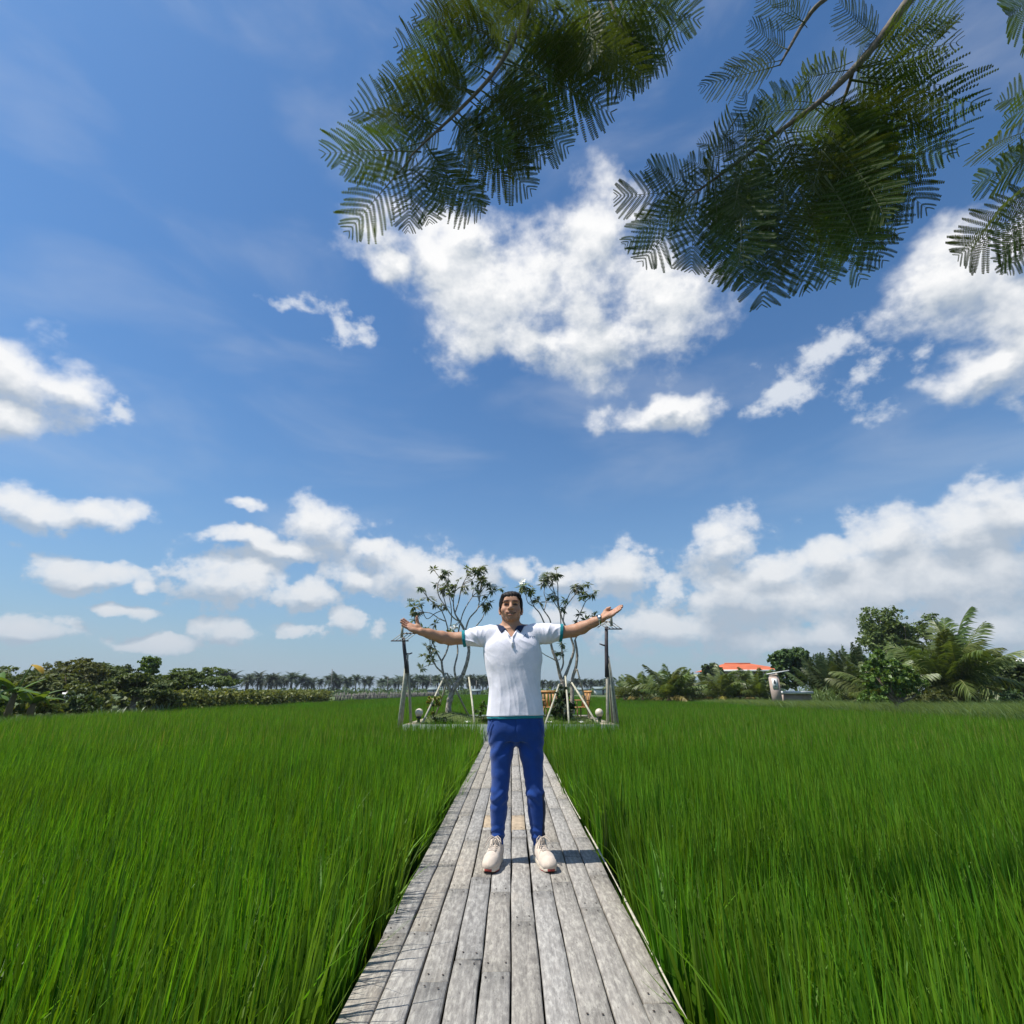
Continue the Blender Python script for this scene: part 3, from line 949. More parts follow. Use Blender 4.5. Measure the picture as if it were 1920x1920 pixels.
tag(person, 'person in white polo shirt and blue trousers on the boardwalk, both arms spread wide', 'person')

# hair: cap over the skull with a swept fringe
HS = Solid()
HS.ell(H(0, .020, 1.622), (.0845, .103, .0835), 0, M=HT)
HS.ell(H(0, .05, 1.57), (.078, .07, .075), .02, M=HT)
HS.ell(H(-.022, -.050, 1.655), (.050, .040, .026), .03, M=HT)
HS.ell(H(.026, -.044, 1.662), (.046, .040, .024), .03, M=HT)
for sx in (-1, 1):
    HS.ell(H(sx * .0755, -.004, 1.60), (.010, .028, .045), .012, M=HT)
    HS.ell(H(sx * .0745, -.012, 1.572), (.0065, .010, .022), .008, M=HT)
Hi = np.linalg.inv(HT)
def hair_cut(P, d):
    c0 = np.array(H(0, 0, 1.60)); q = (P - c0) @ HT
    x, y, z = q[..., 0], q[..., 1], q[..., 2]
    # open the face: everything in front below the hairline
    line = .040 - 14.0 * np.maximum(np.abs(x - .012) - .028, 0) ** 2 + .16 * np.clip(x, -.05, .03) + .0022 * np.sin(x * 230 + 1)
    face = np.maximum(np.maximum(y + .028 + .35 * np.maximum(np.abs(x) - .05, 0), z - line), np.abs(x) - .0725)
    d = np.maximum(d, -face)
    low = -(z + .085 - np.clip(y, -1, .02) * 0.0)
    d = np.maximum(d, low)
    side = np.maximum(np.maximum(np.abs(q[..., 1] - .014) - .030, z + .008), .074 - np.abs(x))   # round the ears
    d = np.maximum(d, -side)
    strands = .0012 * np.sin(x * 620 + y * 300 + 3 * np.sin(z * 50 + y * 40)) + .0015 * np.sin(x * 260 + y * 190 + 2 * np.sin(y * 60))
    return d + strands
hV, hQ = HS.net(0.003, post=hair_cut)
MAT_HAIR = simple('hair', (.012, .009, .008), .6, .4, 60, bump=.001, bscale=160, spec=.22)
link('hair', mesh('hair', hV, hQ, MAT_HAIR, True), person)

# ---------------------------------------------------------------- polo shirt
def shirt_solid(grow=0.0):
    S = Solid()
    S.loft([.835, .86, .95, 1.066, 1.2, 1.285, 1.35, 1.41, 1.44], [.022, .022, .021, .018, .008, .003, 0, -.002, -.003], [0, 0, 0, .0, 0, .0, .004, .012, .016],
           np.array([.197, .196, .184, .179, .202, .209, .192, .15, .10]) + grow, np.array([.128, .127, .121, .118, .122, .122, .112, .085, .06]) + grow, 0, power=2.25)
    S.chain([(-.085, .014, 1.395), (-.16, .014, 1.396), (-.25, .014, 1.378), (-.353, .02, 1.366)], [.048 + grow, .060 + grow, .0635 + grow, .0575 + grow], .035)
    S.chain([(.085, .014, 1.398), (.16, .014, 1.403), (.25, .014, 1.402), (.362, .02, 1.408)], [.048 + grow, .061 + grow, .066 + grow, .0595 + grow], .035)
    return S
def ridge(a):
    return .45 - (1 - np.abs(np.sin(a * .5))) ** 1.6 * 1.3
def folds(P):
    x, y, z = P[..., 0], P[..., 1], P[..., 2]
    w = np.zeros_like(x)
    # pulls that fan from each armpit over the sleeve and chest
    for sx, px, pz in ((-1, -.205, 1.292), (1, .21, 1.288)):
        dx = (x - px) * sx; dz = z - pz
        ang = np.arctan2(dz, dx + 1e-6); rr_ = np.sqrt(dx * dx + dz * dz)
        cut_ = np.clip(np.cos(ang * .5) * 2.2, 0, 1)
        amp = cut_ * np.exp(-((rr_ - .105) / .075) ** 2) * (.6 + .4 * np.sin(ang * 2.3 + 1.7 + sx))
        inner_ = .12 + .88 * np.clip((dx + .03) / .06, 0, 1)
        w += .0075 * inner_ * amp * ridge(ang * 12.0 + 1.6 * np.sin(rr_ * 24 + sx * 2) + y * 14)
        w += .0035 * cut_ * inner_ * np.exp(-((rr_ - .16) / .08) ** 2) * ridge(ang * 21.0 + 2.0 * np.sin(rr_ * 31) - y * 22)
    # hanging folds in the lower half
    lowz = np.clip((1.24 - z) / .2, 0, 1)
    w += .0046 * lowz * (.35 + .65 * np.clip(cloth_noise(P, 11, 5.0) + .4, 0, 1)) * ridge(x * 54 + 3.2 * np.sin(z * 5.5 + 1) + 1.5 * np.sin(x * 23) + y * 9) * (.45 + .55 * np.sin(z * 7 + x * 12 + 1))
    w += .0018 * lowz * ridge(x * 118 + z * 17 + 2.4 * np.sin(z * 11 + x * 9))
    # slack creases across the belly, twists near the placket
    w += .0004 * ridge(z * 75 + 3 * np.sin(x * 16 + z * 5)) * np.exp(-((z - .95) / .10) ** 2) * (.5 + .5 * np.sin(x * 21 + 2))
    w += .0028 * np.exp(-((z - 1.335) / .04) ** 2) * np.exp(-((x - .04) / .09) ** 2) * ridge((x * .8 + z) * 120 + 2 * np.sin(x * 30))
    w += .0022 * cloth_noise(P, 24, 1.0)
    return w
TH = .0105
neck_c = np.array((HX, -.02, 1.47))
def shirt_cut(P, d, z0=.853, xl=-.341, xr=.349):
    d = d + folds(P)
    d = np.maximum(d, -(d + TH))
    x, y, z = P[..., 0], P[..., 1], P[..., 2]
    d = np.maximum(d, z0 + .004 * np.sin(x * 9 + .5) - z)
    # sleeve mouths, each cut square to its arm
    d = np.maximum(d, -((x - xl) + (z - 1.362) * .13)); d = np.maximum(d, (x - xr) + (z - 1.40) * -.09)
    # neck opening with a short V
    r = np.sqrt((x - HX) ** 2 + ((y - .022) * .95) ** 2)
    d = np.maximum(d, np.minimum(np.maximum(.071 - r, -1), 1))
    vx = np.abs(x - (HX + .004)); v = np.maximum(vx - np.clip((z - 1.355) * .62, 0, .06), y - .02)
    v = np.maximum(v, 1.355 - z)
    d = np.maximum(d, -v)
    return d
S = shirt_solid()
sV, sQ = S.net(0.0036, post=shirt_cut)
def fabric(name, col, rough=.85, weave=900, var=.06, bump=.0006, sheen=.25, tl=0.0):
    m, g, o = new_mat(name)
    b = g.node('ShaderNodeBsdfPrincipled')
    co = g.node('ShaderNodeTexCoord').outputs['Object']
    c = g.mix(g.rng(g.noise(co, 16, 5, .6), .3, .7), tuple(v * (1 - var) for v in col), tuple(min(1, v * (1 + var)) for v in col))
    g.put(b.inputs['Base Color'], c)
    b.inputs['Roughness'].default_value = rough
    b.inputs['Specular IOR Level'].default_value = .2
    b.inputs['Sheen Weight'].default_value = sheen
    bn = g.node('ShaderNodeBump'); bn.inputs['Distance'].default_value = bump
    h1 = g.noise(g.mapping(co, scale=(1, 1, .6)), 60, 4, .55)
    h2 = g.noise(co, weave, 2, .5)
    g.put(bn.inputs['Height'], g.math('ADD', g.math('MULTIPLY', h1, 2.2), g.math('MULTIPLY', h2, .5)))
    g.put(b.inputs['Normal'], bn.outputs[0])
    g.t.links.new(b.outputs[0], o.inputs[0])
    return m
MAT_SHIRT = fabric('white_knit', (.80, .78, .84))
MAT_TEAL = fabric('teal_trim', (.006, .20, .235))
MAT_NAVY = fabric('navy_trim', (.010, .022, .065))
MAT_TROUSER = fabric('blue_jersey', (.008, .047, .225), var=.12)
MAT_STRIPE = fabric('dark_stripe', (.012, .010, .030))
shirt = link('polo_shirt', mesh('polo_shirt', sV, sQ, MAT_SHIRT, True), person)

# teal bands: the layer under the hem and the sleeve ends
S2 = shirt_solid(-.004)
def band_post(z0, z1, xl0, xl1, xr0, xr1):
    def f(P, d):
        d = d + .6 * folds(P); d = np.maximum(d, -(d + .007))
        x, z = P[..., 0], P[..., 2]
        wob = .004 * np.sin(x * 9 + .5)
        a = np.maximum(z0 + wob - z, z - z1 - wob)
        return np.maximum(d, a)
    return f
tV, tQ = S2.net(0.0034, post=lambda P, d: band_post(.836, .862, 0, 0, 0, 0)(P, d))
link('hem_band', mesh('hem_band', tV, tQ, MAT_TEAL, True), shirt)
S3 = shirt_solid(.0025)
def cuff_post(xa, xb, za, sl):
    def f(P, d):
        d = d + .5 * folds(P); d = np.maximum(d, -(d + .009))
        u = (P[..., 0] - xa) + (P[..., 2] - za) * sl
        return np.maximum(d, np.maximum(-u, u - (xb - xa)))
    return f
tV, tQ = S3.net(0.0034, lo=(-.42, -.1, 1.25), hi=(-.30, .12, 1.47), post=cuff_post(-.354, -.330, 1.362, .13))
link('sleeve_band', mesh('sleeve_band', tV, tQ, MAT_TEAL, True), shirt)
tV, tQ = S3.net(0.0034, lo=(.30, -.1, 1.28), hi=(.43, .12, 1.52), post=cuff_post(.340, .364, 1.40, -.09))
link('sleeve_band', mesh('sleeve_band', tV, tQ, MAT_TEAL, True), shirt)

# collar: stand and two open flaps swept round the neck
def shirt_top(x, y):
    zz = np.linspace(1.53, 1.24, 400)
    P = np.stack([np.full(400, x), np.full(400, y), zz], -1)
    d = S.eval(P) + folds(P)
    k = np.nonzero(d < 0)[0]
    return zz[k[0]] if len(k) else 1.24
def collar_mesh():
    n = 48; rows = 8
    V = []
    for i in range(n + 1):
        t = -1 + 2 * i / n                     # from one point of the collar round the nape to the other
        a = t * 2.75
        front = max(0.0, (abs(t) - .42) / .58)
        rx, ry = .0685, .062
        x = HX + math.sin(a) * rx; y = .024 + math.cos(a) * ry - .022 * front
        x -= math.copysign(.006 * front, math.sin(a))
        zi = 1.487 - .012 * min(1, abs(t) / .42) - .060 * front ** 1.3
        wdt = .039 + .013 * front ** 3
        nx, ny = math.sin(a), math.cos(a)
        if front > .3:                          # flap points spread sideways
            q = (front - .3) / .7
            nx = nx * (1 - q) + math.copysign(.92, nx) * q; ny = ny * (1 - q) + -.38 * q
        for j in range(rows):
            s = j / (rows - 1)
            X, Y_ = x + nx * wdt * s, y + ny * wdt * s
            arch = zi + .010 * math.sin(s * math.pi) - .035 * s
            V.append((X, Y_ - .004 * s * front, max(arch if s < .35 else -9, shirt_top(X, Y_) + .0065 + .004 * math.sin(s * math.pi)) if s > .2 else arch))
    F = [(i * rows + j, i * rows + j + 1, (i + 1) * rows + j + 1, (i + 1) * rows + j) for i in range(n) for j in range(rows - 1)]
    return V, F
cV, cF = collar_mesh()
cme = mesh('collar', cV, np.array(cF), [MAT_NAVY, MAT_SHIRT], True)
col_ob = link('collar', cme, shirt)
sd = col_ob.modifiers.new('cloth', 'SOLIDIFY'); sd.thickness = .004; sd.offset = 1
# pale edge of the opening and placket
mb = MB()
for sx in (-1, 1):
    mb.tube([(HX + sx * .066, -.012, 1.447), (HX + sx * .046, -.055, 1.418), (HX + sx * .024 + .003, -.085, 1.388), (HX + .004 + sx * .005, -.104, 1.358)], [.006, .0065, .007, .006], 8)
mb.tube([(HX + .006, -.106, 1.364), (HX + .010, -.1155, 1.33), (HX + .012, -.1225, 1.296)], [.008, .0085, .007], 8)
mb.build('placket', MAT_SHIRT, shirt, True)
mb = MB(); mb.lathe([(0, .002), (.0045, .0015), (.0055, 0), (0, -.001)], n=10)
MAT_BUTTON = simple('shell_button', (.7, .68, .66), .3)
for (bx, by, bz) in ((HX + .012, -.1275, 1.325),):
    bo = mb.build('button', MAT_BUTTON, shirt); bo.location = (bx, by, bz); bo.rotation_euler = (R(80), 0, 0)

# printed chest lettering, laid on the cloth
def surface_y(x, z):
    s = np.linspace(-.2, -.02, 500)
    P = np.stack([np.full(500, x), s, np.full(500, z)], -1)
    d = S.eval(P) + folds(P)
    k = np.nonzero(d < 0)[0]
    return s[k[0]] if len(k) else -.05
cu = bpy.data.curves.new('chest_lettering', 'FONT')
cu.body = 'Auro'
cu.size = .040; cu.shear = .25; cu.resolution_u = 3
tmp = bpy.data.objects.new('tmp', cu); COL.objects.link(tmp)
dg = bpy.context.evaluated_depsgraph_get()
tme = bpy.data.meshes.new_from_object(tmp.evaluated_get(dg))
bpy.data.objects.remove(tmp)
import bmesh
bm = bmesh.new(); bm.from_mesh(tme)
bmesh.ops.triangulate(bm, faces=bm.faces[:])
bmesh.ops.subdivide_edges(bm, edges=[e for e in bm.edges if e.calc_length() > .006], cuts=2, use_grid_fill=True)
for v in bm.verts:
    x = .078 + v.co.x * .95; z = 1.366 + v.co.y * .9 - v.co.x * .06
    v.co = (x, surface_y(x, z) - .0012, z)
bm.to_mesh(tme); bm.free()
tme.materials.append(fabric('print_ink', (.02, .09, .21)))
link('chest_lettering', tme, shirt)

# ---------------------------------------------------------------- trousers
T = Solid()
T.loft([.695, .72, .76, .82, .90], [.027, .025, .025, .024, .023], [.012, .01, .006, .004, 0], [.170, .186, .194, .190, .176], [.100, .114, .124, .122, .112], 0, power=2.2)
T.ell((.027, .006, .700), (.050, .070, .040), .022)
T.chain([(-.072, .0, .76), (-.068, -.002, .62), (-.074, -.010, .50), (-.077, -.012, .44), (-.081, -.016, .385), (-.086, .002, .30), (-.087, .010, .265), (-.091, .014, .157), (-.093, .012, .100)],
        [.090, .077, .061, .0555, .0570, .0540, .0520, .0430, .0370], .014)
T.chain([(.122, .0, .76), (.129, -.002, .62), (.140, -.010, .50), (.144, -.012, .44), (.1515, -.016, .385), (.159, .002, .30), (.1605, .010, .265), (.163, .014, .157), (.170, .012, .100)],
        [.090, .078, .061, .0555, .0570, .0560, .0540, .0440, .0370], .014)
def trouser_post(P, d):
    x, y, z = P[..., 0], P[..., 1], P[..., 2]
    side = np.where(x < .03, -1.0, 1.0)
    w = .0032 * np.exp(-((z - .36) / .06) ** 2) * np.sin(z * 105 + side * 30 * x + 2 * np.sin(x * 40))
    w += .0034 * np.exp(-((z - .15) / .055) ** 2) * np.sin(z * 150 + 35 * x * side + 2 * np.sin(y * 40))
    w += .0042 * np.exp(-((z - .66) / .07) ** 2) * np.sin((z + np.abs(x - .027) * 1.1) * 62)
    w += .0026 * np.sin(x * 75 + 2 * np.sin(z * 14) + y * 20) * np.exp(-((z - .5) / .14) ** 2)
    w += .0018 * cloth_noise(P, 26, 2.0)
    d = d + w
    d = d + .0035 * np.exp(-((x - .027) / .0035) ** 2) * np.clip((z - .64) / .05, 0, 1)
    d = np.maximum(d, -(d + .0065))
    return np.maximum(d, .089 - z)
tV, tQ = T.net(0.0038, post=trouser_post)
fc = tV[tQ].mean(1)
# a dark panel runs down the outer side of each lower leg
out_r = (fc[:, 0] > np.interp(fc[:, 2], [.09, .157, .265, .385, .5], [.188, .190, .198, .194, .30])) & (fc[:, 2] < .40) & (fc[:, 2] > .125)
out_l = (fc[:, 0] < np.interp(fc[:, 2], [.09, .157, .265, .385, .5], [-.128, -.131, -.139, -.137, -.30])) & (fc[:, 2] < .36) & (fc[:, 2] > .125)
trousers = link('trousers', mesh('trousers', tV, tQ, [MAT_TROUSER, MAT_STRIPE], True, midx=(out_r | out_l).astype(int)), person)
# pocket mouths
for sx, px in ((-1, -.165), (1, .214)):
    mb = MB()
    mb.tube([(px - sx * .030, -.082, .825), (px - sx * .012, -.068, .775), (px + sx * .004, -.035, .725)], .0032, 6)
    mb.build('pocket_edge', MAT_TROUSER, trousers, True)

# ---------------------------------------------------------------- shoes
MAT_SHOE = fabric('cream_knit', (.62, .52, .43), .9, 500, .12, .001)
MAT_SOLE = simple('cream_sole', (.66, .58, .47), .6, .15, 30)
MAT_RED = simple('red_toe_rubber', (.36, .055, .045), .5, .3, 40)
MAT_LACE = fabric('lace', (.50, .43, .36), .9)
def shoe(heel, toe):
    hx, hy = heel; tx, ty = toe
    ang = math.atan2(ty - hy, tx - hx)
    e = empty('shoe'); e.parent = person
    ca, sa = math.cos(ang), math.sin(ang)
    def w(u, v, z): return (hx + ca * u - sa * v, hy + sa * u + ca * v, z)
    def W(P): return np.stack([hx + ca * P[:, 0] - sa * P[:, 1], hy + sa * P[:, 0] + ca * P[:, 1], P[:, 2]], -1)
    L = math.hypot(tx - hx, ty - hy)
    U = Solid()
    U.ell((.020, 0, .050), (.045, .040, .045), 0)
    U.chain([(.02, 0, .072), (L * .35, 0, .058), (L * .62, .0, .045), (L * .84, .0, .040)], [.038, .042, .044, .040], .02)
    U.ell((L * .74, .002, .038), (.072, .045, .034), .02)
    U.cone((.028, 0, .07), (.034, 0, .108), .040, .040, .02)
    U.cone((.056, 0, .10), (.082, 0, .122), .024, .019, .02)       # tongue
    def up(P, d):
        z = P[..., 2]
        d = d + .0012 * cloth_noise(P, 60, 4)
        hole = np.sqrt((P[..., 0] - .030) ** 2 + P[..., 1] ** 2) - .032
        d = np.maximum(d, -np.maximum(hole, .085 - z))
        return np.maximum(d, .020 - z)
    V, Q = U.net(.003, post=up)
    link('upper', mesh('upper', W(V), Q, MAT_SHOE, True), e)
    So = Solid()
    So.chain([(.016, 0, .016), (L * .40, .002, .014), (L * .70, .003, .013), (L * .86, .002, .017)], [.041, .038, .045, .039], .02)
    def sp(P, d):
        z = P[..., 2]
        lift = .014 * np.clip((P[..., 0] - L * .75) / (L * .25), 0, 1.2) ** 2
        return np.maximum(np.maximum(d, lift - z + .0005), z - .034 - lift * .9 - .008 * np.clip(1 - P[..., 0] / (L * .5), 0, 1))
    V, Q = So.net(.003, post=sp)
    f = V[Q].mean(1)
    red = ((f[:, 0] > L * .95) & (f[:, 2] < .026) & (np.abs(f[:, 1]) < .022)) | ((f[:, 2] < .0075) & (f[:, 0] > L * .55))
    link('sole', mesh('sole', W(V), Q, [MAT_SOLE, MAT_RED], True, midx=red.astype(int)), e)
    mb = MB()
    def top(u, v):
        s = np.linspace(.16, .03, 120)
        P = np.stack([np.full(120, u), np.full(120, v), s], -1)
        d = U.eval(P); k = np.nonzero(d < 0)[0]
        return s[k[0]] if len(k) else .07
    for i in range(5):
        u0 = .092 + i * .017
        for s in (-1, 1):
            pts = [(u0 + .016 * (t + 1) / 2, s * t * .024, top(u0 + .016 * (t + 1) / 2, s * t * .024) + .0025) for t in np.linspace(-1, 1, 7)]
            mb.tube(W(np.array(pts)), .0028, 6)
    k0 = (.088, 0, top(.088, 0) + .006)
    for s in (-1, 1):
        mb.tube(W(np.array([k0, (.092, s * .020, k0[2] + .008), (.106, s * .040, k0[2] - .004), (.118, s * .047, k0[2] - .024), (.104, s * .040, k0[2] - .018), (.09, s * .012, k0[2])])), .0026, 6)
        mb.tube(W(np.array([k0, (.104, s * .016, k0[2] + .004), (.13, s * .036, k0[2] - .016), (.15, s * .052, k0[2] - .046)])), .0026, 6)
    mb.build('lace', MAT_LACE, e, True)
    mb = MB(); mb.box(w(.068, 0, .118), (.016, .012, .026), np.array(Euler((R(20), 0, ang)).to_matrix())); mb.build('pull_tab', simple('tab', (.30, .13, .10), .6), e)
    return e
shoe((-.092, .045), (-.142, -.228))
shoe((.170, .045), (.232, -.225))

# ---------------------------------------------------------------- wrist watch on the raised right-hand side
wv = (Vector(WRR) - Vector(ELR)).normalized()
wc = Vector(WRR) - wv * .018
mb = MB()
Mw = np.array(rot_to((-.2, -.75, .6), wv))      # local Z along the arm
ang = np.linspace(0, 2 * np.pi, 28, endpoint=False)
ring = []
for zz, rad in ((-.008, .0290), (-.008, .0318), (.008, .0308), (.008, .0280)):
    ring.append(np.stack([np.cos(ang) * rad, np.sin(ang) * rad, np.full(28, zz)], -1))
Vw = np.concatenate(ring) @ Mw.T + np.array(wc)
Fw = [(r_ * 28 + j, r_ * 28 + (j + 1) % 28, ((r_ + 1) % 4) * 28 + (j + 1) % 28, ((r_ + 1) % 4) * 28 + j) for r_ in range(4) for j in range(28)]
MAT_STEEL = simple('brushed_steel', (.62, .62, .60), .28, .08, 60, metal=1.0)
wo = link('wrist_watch', mesh('wrist_watch', Vw, np.array(Fw), MAT_STEEL, True), person)
mb = MB(); mb.lathe([(0, .004), (.015, .004), (.0165, .001), (.0165, -.004), (0, -.004)], n=22)
wf = mb.build('watch_case', MAT_STEEL, wo, False)
wf.matrix_local = Matrix.Translation(wc + Vector(Mw[:, 0]) * .033) @ Matrix(np.array(rot_to(wv, Mw[:, 0])).tolist()).to_4x4()

# ------------------------------------------------------------------ plants: shared builders
MAT_BARK = simple('bark', (.16, .12, .085), .9, .45, 6, bump=.01, bscale=30)
MAT_PALE_BARK = simple('pale_bark', (.31, .27, .225), .9, .75, 16, bump=.008, bscale=45)
MAT_BAMBOO = simple('weathered_bamboo', (.36, .33, .26), .7, .3, 14, bump=.002)
MAT_BAMBOO_PALE = simple('pale_bamboo', (.42, .40, .30), .65, .3, 14, bump=.002)
MAT_DARKWOOD = simple('dark_wood', (.055, .045, .05), .7, .35, 18, bump=.002)

def leaf_quads(rng, C, N, size, aspect=1.8, up=0.5, spread=1.0):
    """leaf faces at points C facing roughly N (+ jitter); returns V, F of bent diamonds"""
    n = len(C)
    N = N + rng.normal(0, spread, (n, 3)); N[:, 2] += up
    N /= np.linalg.norm(N, axis=1)[:, None] + 1e-9
    A = rng.normal(0, 1, (n, 3)); A -= N * (A * N).sum(1)[:, None]; A /= np.linalg.norm(A, axis=1)[:, None] + 1e-9
    Bv = np.cross(N, A)
    s = size * rng.uniform(.6, 1.3, n)[:, None]
    V = np.stack([C - A * s, C + Bv * s / aspect + N * s * .12, C + A * s - N * s * .15, C - Bv * s / aspect + N * s * .12], 1).reshape(-1, 3)
    F = np.arange(4 * n).reshape(n, 4)
    return V, F

def crown_points(rng, blobs, count, shell=.55):
    """points through a set of ellipsoids, denser towards their skins, in little clumps"""
    vol = np.array([b[3] * b[4] * b[5] for b in blobs]) ** .75
    cnt = np.maximum(1, (count * vol / vol.sum()).astype(int))
    C, N = [], []
    for b, c in zip(blobs, cnt):
        k = max(1, c // 14)
        d = rng.normal(0, 1, (k, 3)); d /= np.linalg.norm(d, axis=1)[:, None]
        r = shell + (1 - shell) * rng.uniform(0, 1, k) ** .6
        r *= 1 + rng.normal(0, .10, k)
        ctr = d * r[:, None]
        idx = rng.integers(0, k, c)
        p = ctr[idx] + rng.normal(0, .095, (c, 3))
        C.append(p * np.array(b[3:6]) + np.array(b[:3])); N.append(d[idx])
    return np.concatenate(C), np.concatenate(N)

def make_tree(name, loc, blobs, leaves, size, mat, label, cat='tree', group=None, seed=0, trunk_r=.12, fork=.35, aspect=1.8, bark=None, limbs=7, up=.5, lean=(0, 0), trunk=True):
    """blobs are relative to loc: (x, y, z, rx, ry, rz)"""
    rng = np.random.default_rng(seed)
    root = empty(name, loc)
    tag(root, label, cat, group)
    C, N = crown_points(rng, blobs, leaves)
    V, F = leaf_quads(rng, C, N, size, aspect, up)
    cr = link('crown', mesh('crown', V, F, mat), root); cr['kind'] = 'stuff'
    if trunk:
        mb = MB()
        top = max(b[2] for b in blobs); fz = top * fork
        base = np.array([(0, 0, -.15), (lean[0] * .3, lean[1] * .3, fz * .5), (lean[0], lean[1], fz)])
        mb.tube(base, [trunk_r * 1.25, trunk_r, trunk_r * .8], 8)
        for i in range(limbs):
            b = blobs[i % len(blobs)]
            e = np.array(b[:3]) + rng.normal(0, .35, 3) * np.array(b[3:6])
            s = base[-1]; mid = (s + e) / 2 + rng.normal(0, .12, 3) * np.linalg.norm(e - s) + np.array([0, 0, -.05])
            mb.tube([s, s * .6 + mid * .4, mid, e], [trunk_r * .6, trunk_r * .45, trunk_r * .32, trunk_r * .12], 6)
        mb.build('trunk', bark or MAT_BARK, root, True)
    return root

# ---- pinnate frond: arching midrib with leaflets either side
def frond_mesh(name, rng, L, leaflet, pairs, width, mat, arch=.5, droop=.6, stalk=.12, fold=.5, rib=.012, ribmat=None, wind=0.0):
    mb = MB()
    n = 14
    s = np.linspace(0, 1, n)
    ang = 1.0 - (arch + droop * s) * s             # local slope of the rib along its length
    x = np.concatenate([[0], np.cumsum(np.cos(ang[:-1]) * L / (n - 1))]); z = np.concatenate([[0], np.cumsum(np.sin(ang[:-1]) * L / (n - 1))])
    y = wind * L * s ** 2
    P = np.stack([x, y, z], -1)
    mb.tube(P, rib * (1.05 - s), 5, mi=1)
    T = np.gradient(P, axis=0); T /= np.linalg.norm(T, axis=1)[:, None]
    for i in range(pairs):
        t = stalk + (1 - stalk) * (i + .5) / pairs
        p = np.array([np.interp(t, s, P[:, q]) for q in range(3)]); tg = np.array([np.interp(t, s, T[:, q]) for q in range(3)])
        side = np.array([0, 1.0, 0]); nrm = np.cross(tg, side)
        ln = leaflet * (math.sin(math.pi * min(1, .16 + .80 * t)) ** .6) * rng.uniform(.85, 1.1)
        for sg in (-1, 1):
            d = tg * (.35 + .75 * t) + side * sg * (1.0 - .35 * t) + nrm * fold * (-1 if False else -.25) + np.array([0, 0, -.18 - .3 * rng.uniform()])
            d += rng.normal(0, .08, 3); d /= np.linalg.norm(d)
            w = tg * width * .5
            m = p + d * ln * .55 + np.array([0, 0, .02 * ln]); e = p + d * ln + np.array([0, 0, -.22 * ln])
            mb.add([p - w * .6, p + w * .6, m + w, m - w, e], [(0, 1, 2, 3)]); 
            mb.F.setdefault(3, []).append(np.array([[mb.n - 3, mb.n - 1 - 0, mb.n - 2]]) if False else np.array([[mb.n - 2, mb.n - 3, mb.n - 1]])); mb.mi.setdefault(3, []).append(np.zeros(1, int))
    return mb.mesh(name, [mat, ribmat or mat])

MAT_COCO = leaf_mat('coconut_leaf', (.070, .108, .025), (.17, .21, .057), .34, .42, 2.0, obj_var=.25, gloss=.45)
MAT_COCO_YEL = leaf_mat('coconut_leaf_yellow', (.18, .15, .03), (.30, .24, .06), .3, .5, 2.0, obj_var=.2)
MAT_RIB = simple('frond_rib', (.20, .19, .07), .6, .3, 6)

def coconut(name, loc, fronds, mesh_set, label, group=None, seed=0, trunk_h=.5, trunk_r=.18, scale=1.0, yellow=0, wind=0.0, el_range=(-15, 80), spear=.85):
    rng = np.random.default_rng(seed)
    root = empty(name, loc); tag(root, label, 'palm tree', group)
    mb = MB()
    zs = np.linspace(-.2, trunk_h, 6)
    mb.tube([(math.sin(q) * .05, 0, q) for q in zs], [trunk_r * (1.25 - .3 * i / 5) for i in range(6)], 9)
    mb.build('trunk', MAT_BARK, root, True)
    for i in range(fronds):
        a = i * 2.399963 + rng.normal(0, .25)
        el = math.radians(el_range[0] + (el_range[1] - el_range[0]) * ((i + .5) / fronds) ** .8) - 1.0 + .15
        me = mesh_set[rng.integers(0, len(mesh_set) - 1)] if i >= yellow else mesh_set[-1]
        o = link('frond', me, root, (0, 0, trunk_h * .97))
        e = Matrix.Rotation(a, 4, 'Z') @ Matrix.Rotation(-el, 4, 'Y') @ Matrix.Rotation(rng.normal(0, .25), 4, 'X')
        if wind:
            d = Matrix.Rotation(wind * rng.uniform(.5, 1.2), 4, 'Y'); e = d @ e
        s = scale * rng.uniform(.8, 1.1)
        o.matrix_local = Matrix.Translation((0, 0, trunk_h * .97)) @ e @ Matrix.Scale(s, 4)
    if spear:
        o = link('frond', mesh_set[0], root); s = scale * spear
        o.matrix_local = Matrix.Translation((0, 0, trunk_h)) @ Matrix.Rotation(-.45, 4, 'Y') @ Matrix.Diagonal((s, s * .25, s, 1))
    return root

# ------------------------------------------------------------------ planted bed at the end of the boardwalk
MAT_STONE = simple('pale_kerb', (.34, .29, .21), .85, .3, 9, bump=.004)
MAT_CONC = simple('blue_grey_concrete', (.17, .21, .19), .85, .35, 5, bump=.004)
MAT_LAWN = simple('short_lawn', (.085, .115, .028), .95, .4, 5, bump=.02, bscale=40)
bed = empty('planting_bed', (0, 14.5, 0)); tag(bed, 'raised grassy bed with pale kerb at the end of the boardwalk', kind='structure')
x0, x1, y0, y1 = BED; BZ = .30
by = 14.5
def kerb(cx, cy, sx, sy, mat, h=.80):
    mb = MB(); mb.box((cx, cy - by, BZ - h / 2 + .02), (sx, sy, h)); mb.build('kerb', mat, bed)
kerb((x0 + x1) / 2, y0 + .07, x1 - x0, .14, MAT_CONC)
kerb((x0 + x1) / 2, y1 - .07, x1 - x0, .14, MAT_CONC)
kerb(x0 + .14, (y0 + y1) / 2, .28, y1 - y0 - .28, MAT_STONE)
kerb(x1 - .14, (y0 + y1) / 2, .28, y1 - y0 - .28, MAT_STONE)
mb = MB()
gx = np.linspace(x0 + .28, x1 - .28, 40); gy = np.linspace(y0 + .14, y1 - .14, 36)
XX, YY = np.meshgrid(gx, gy)
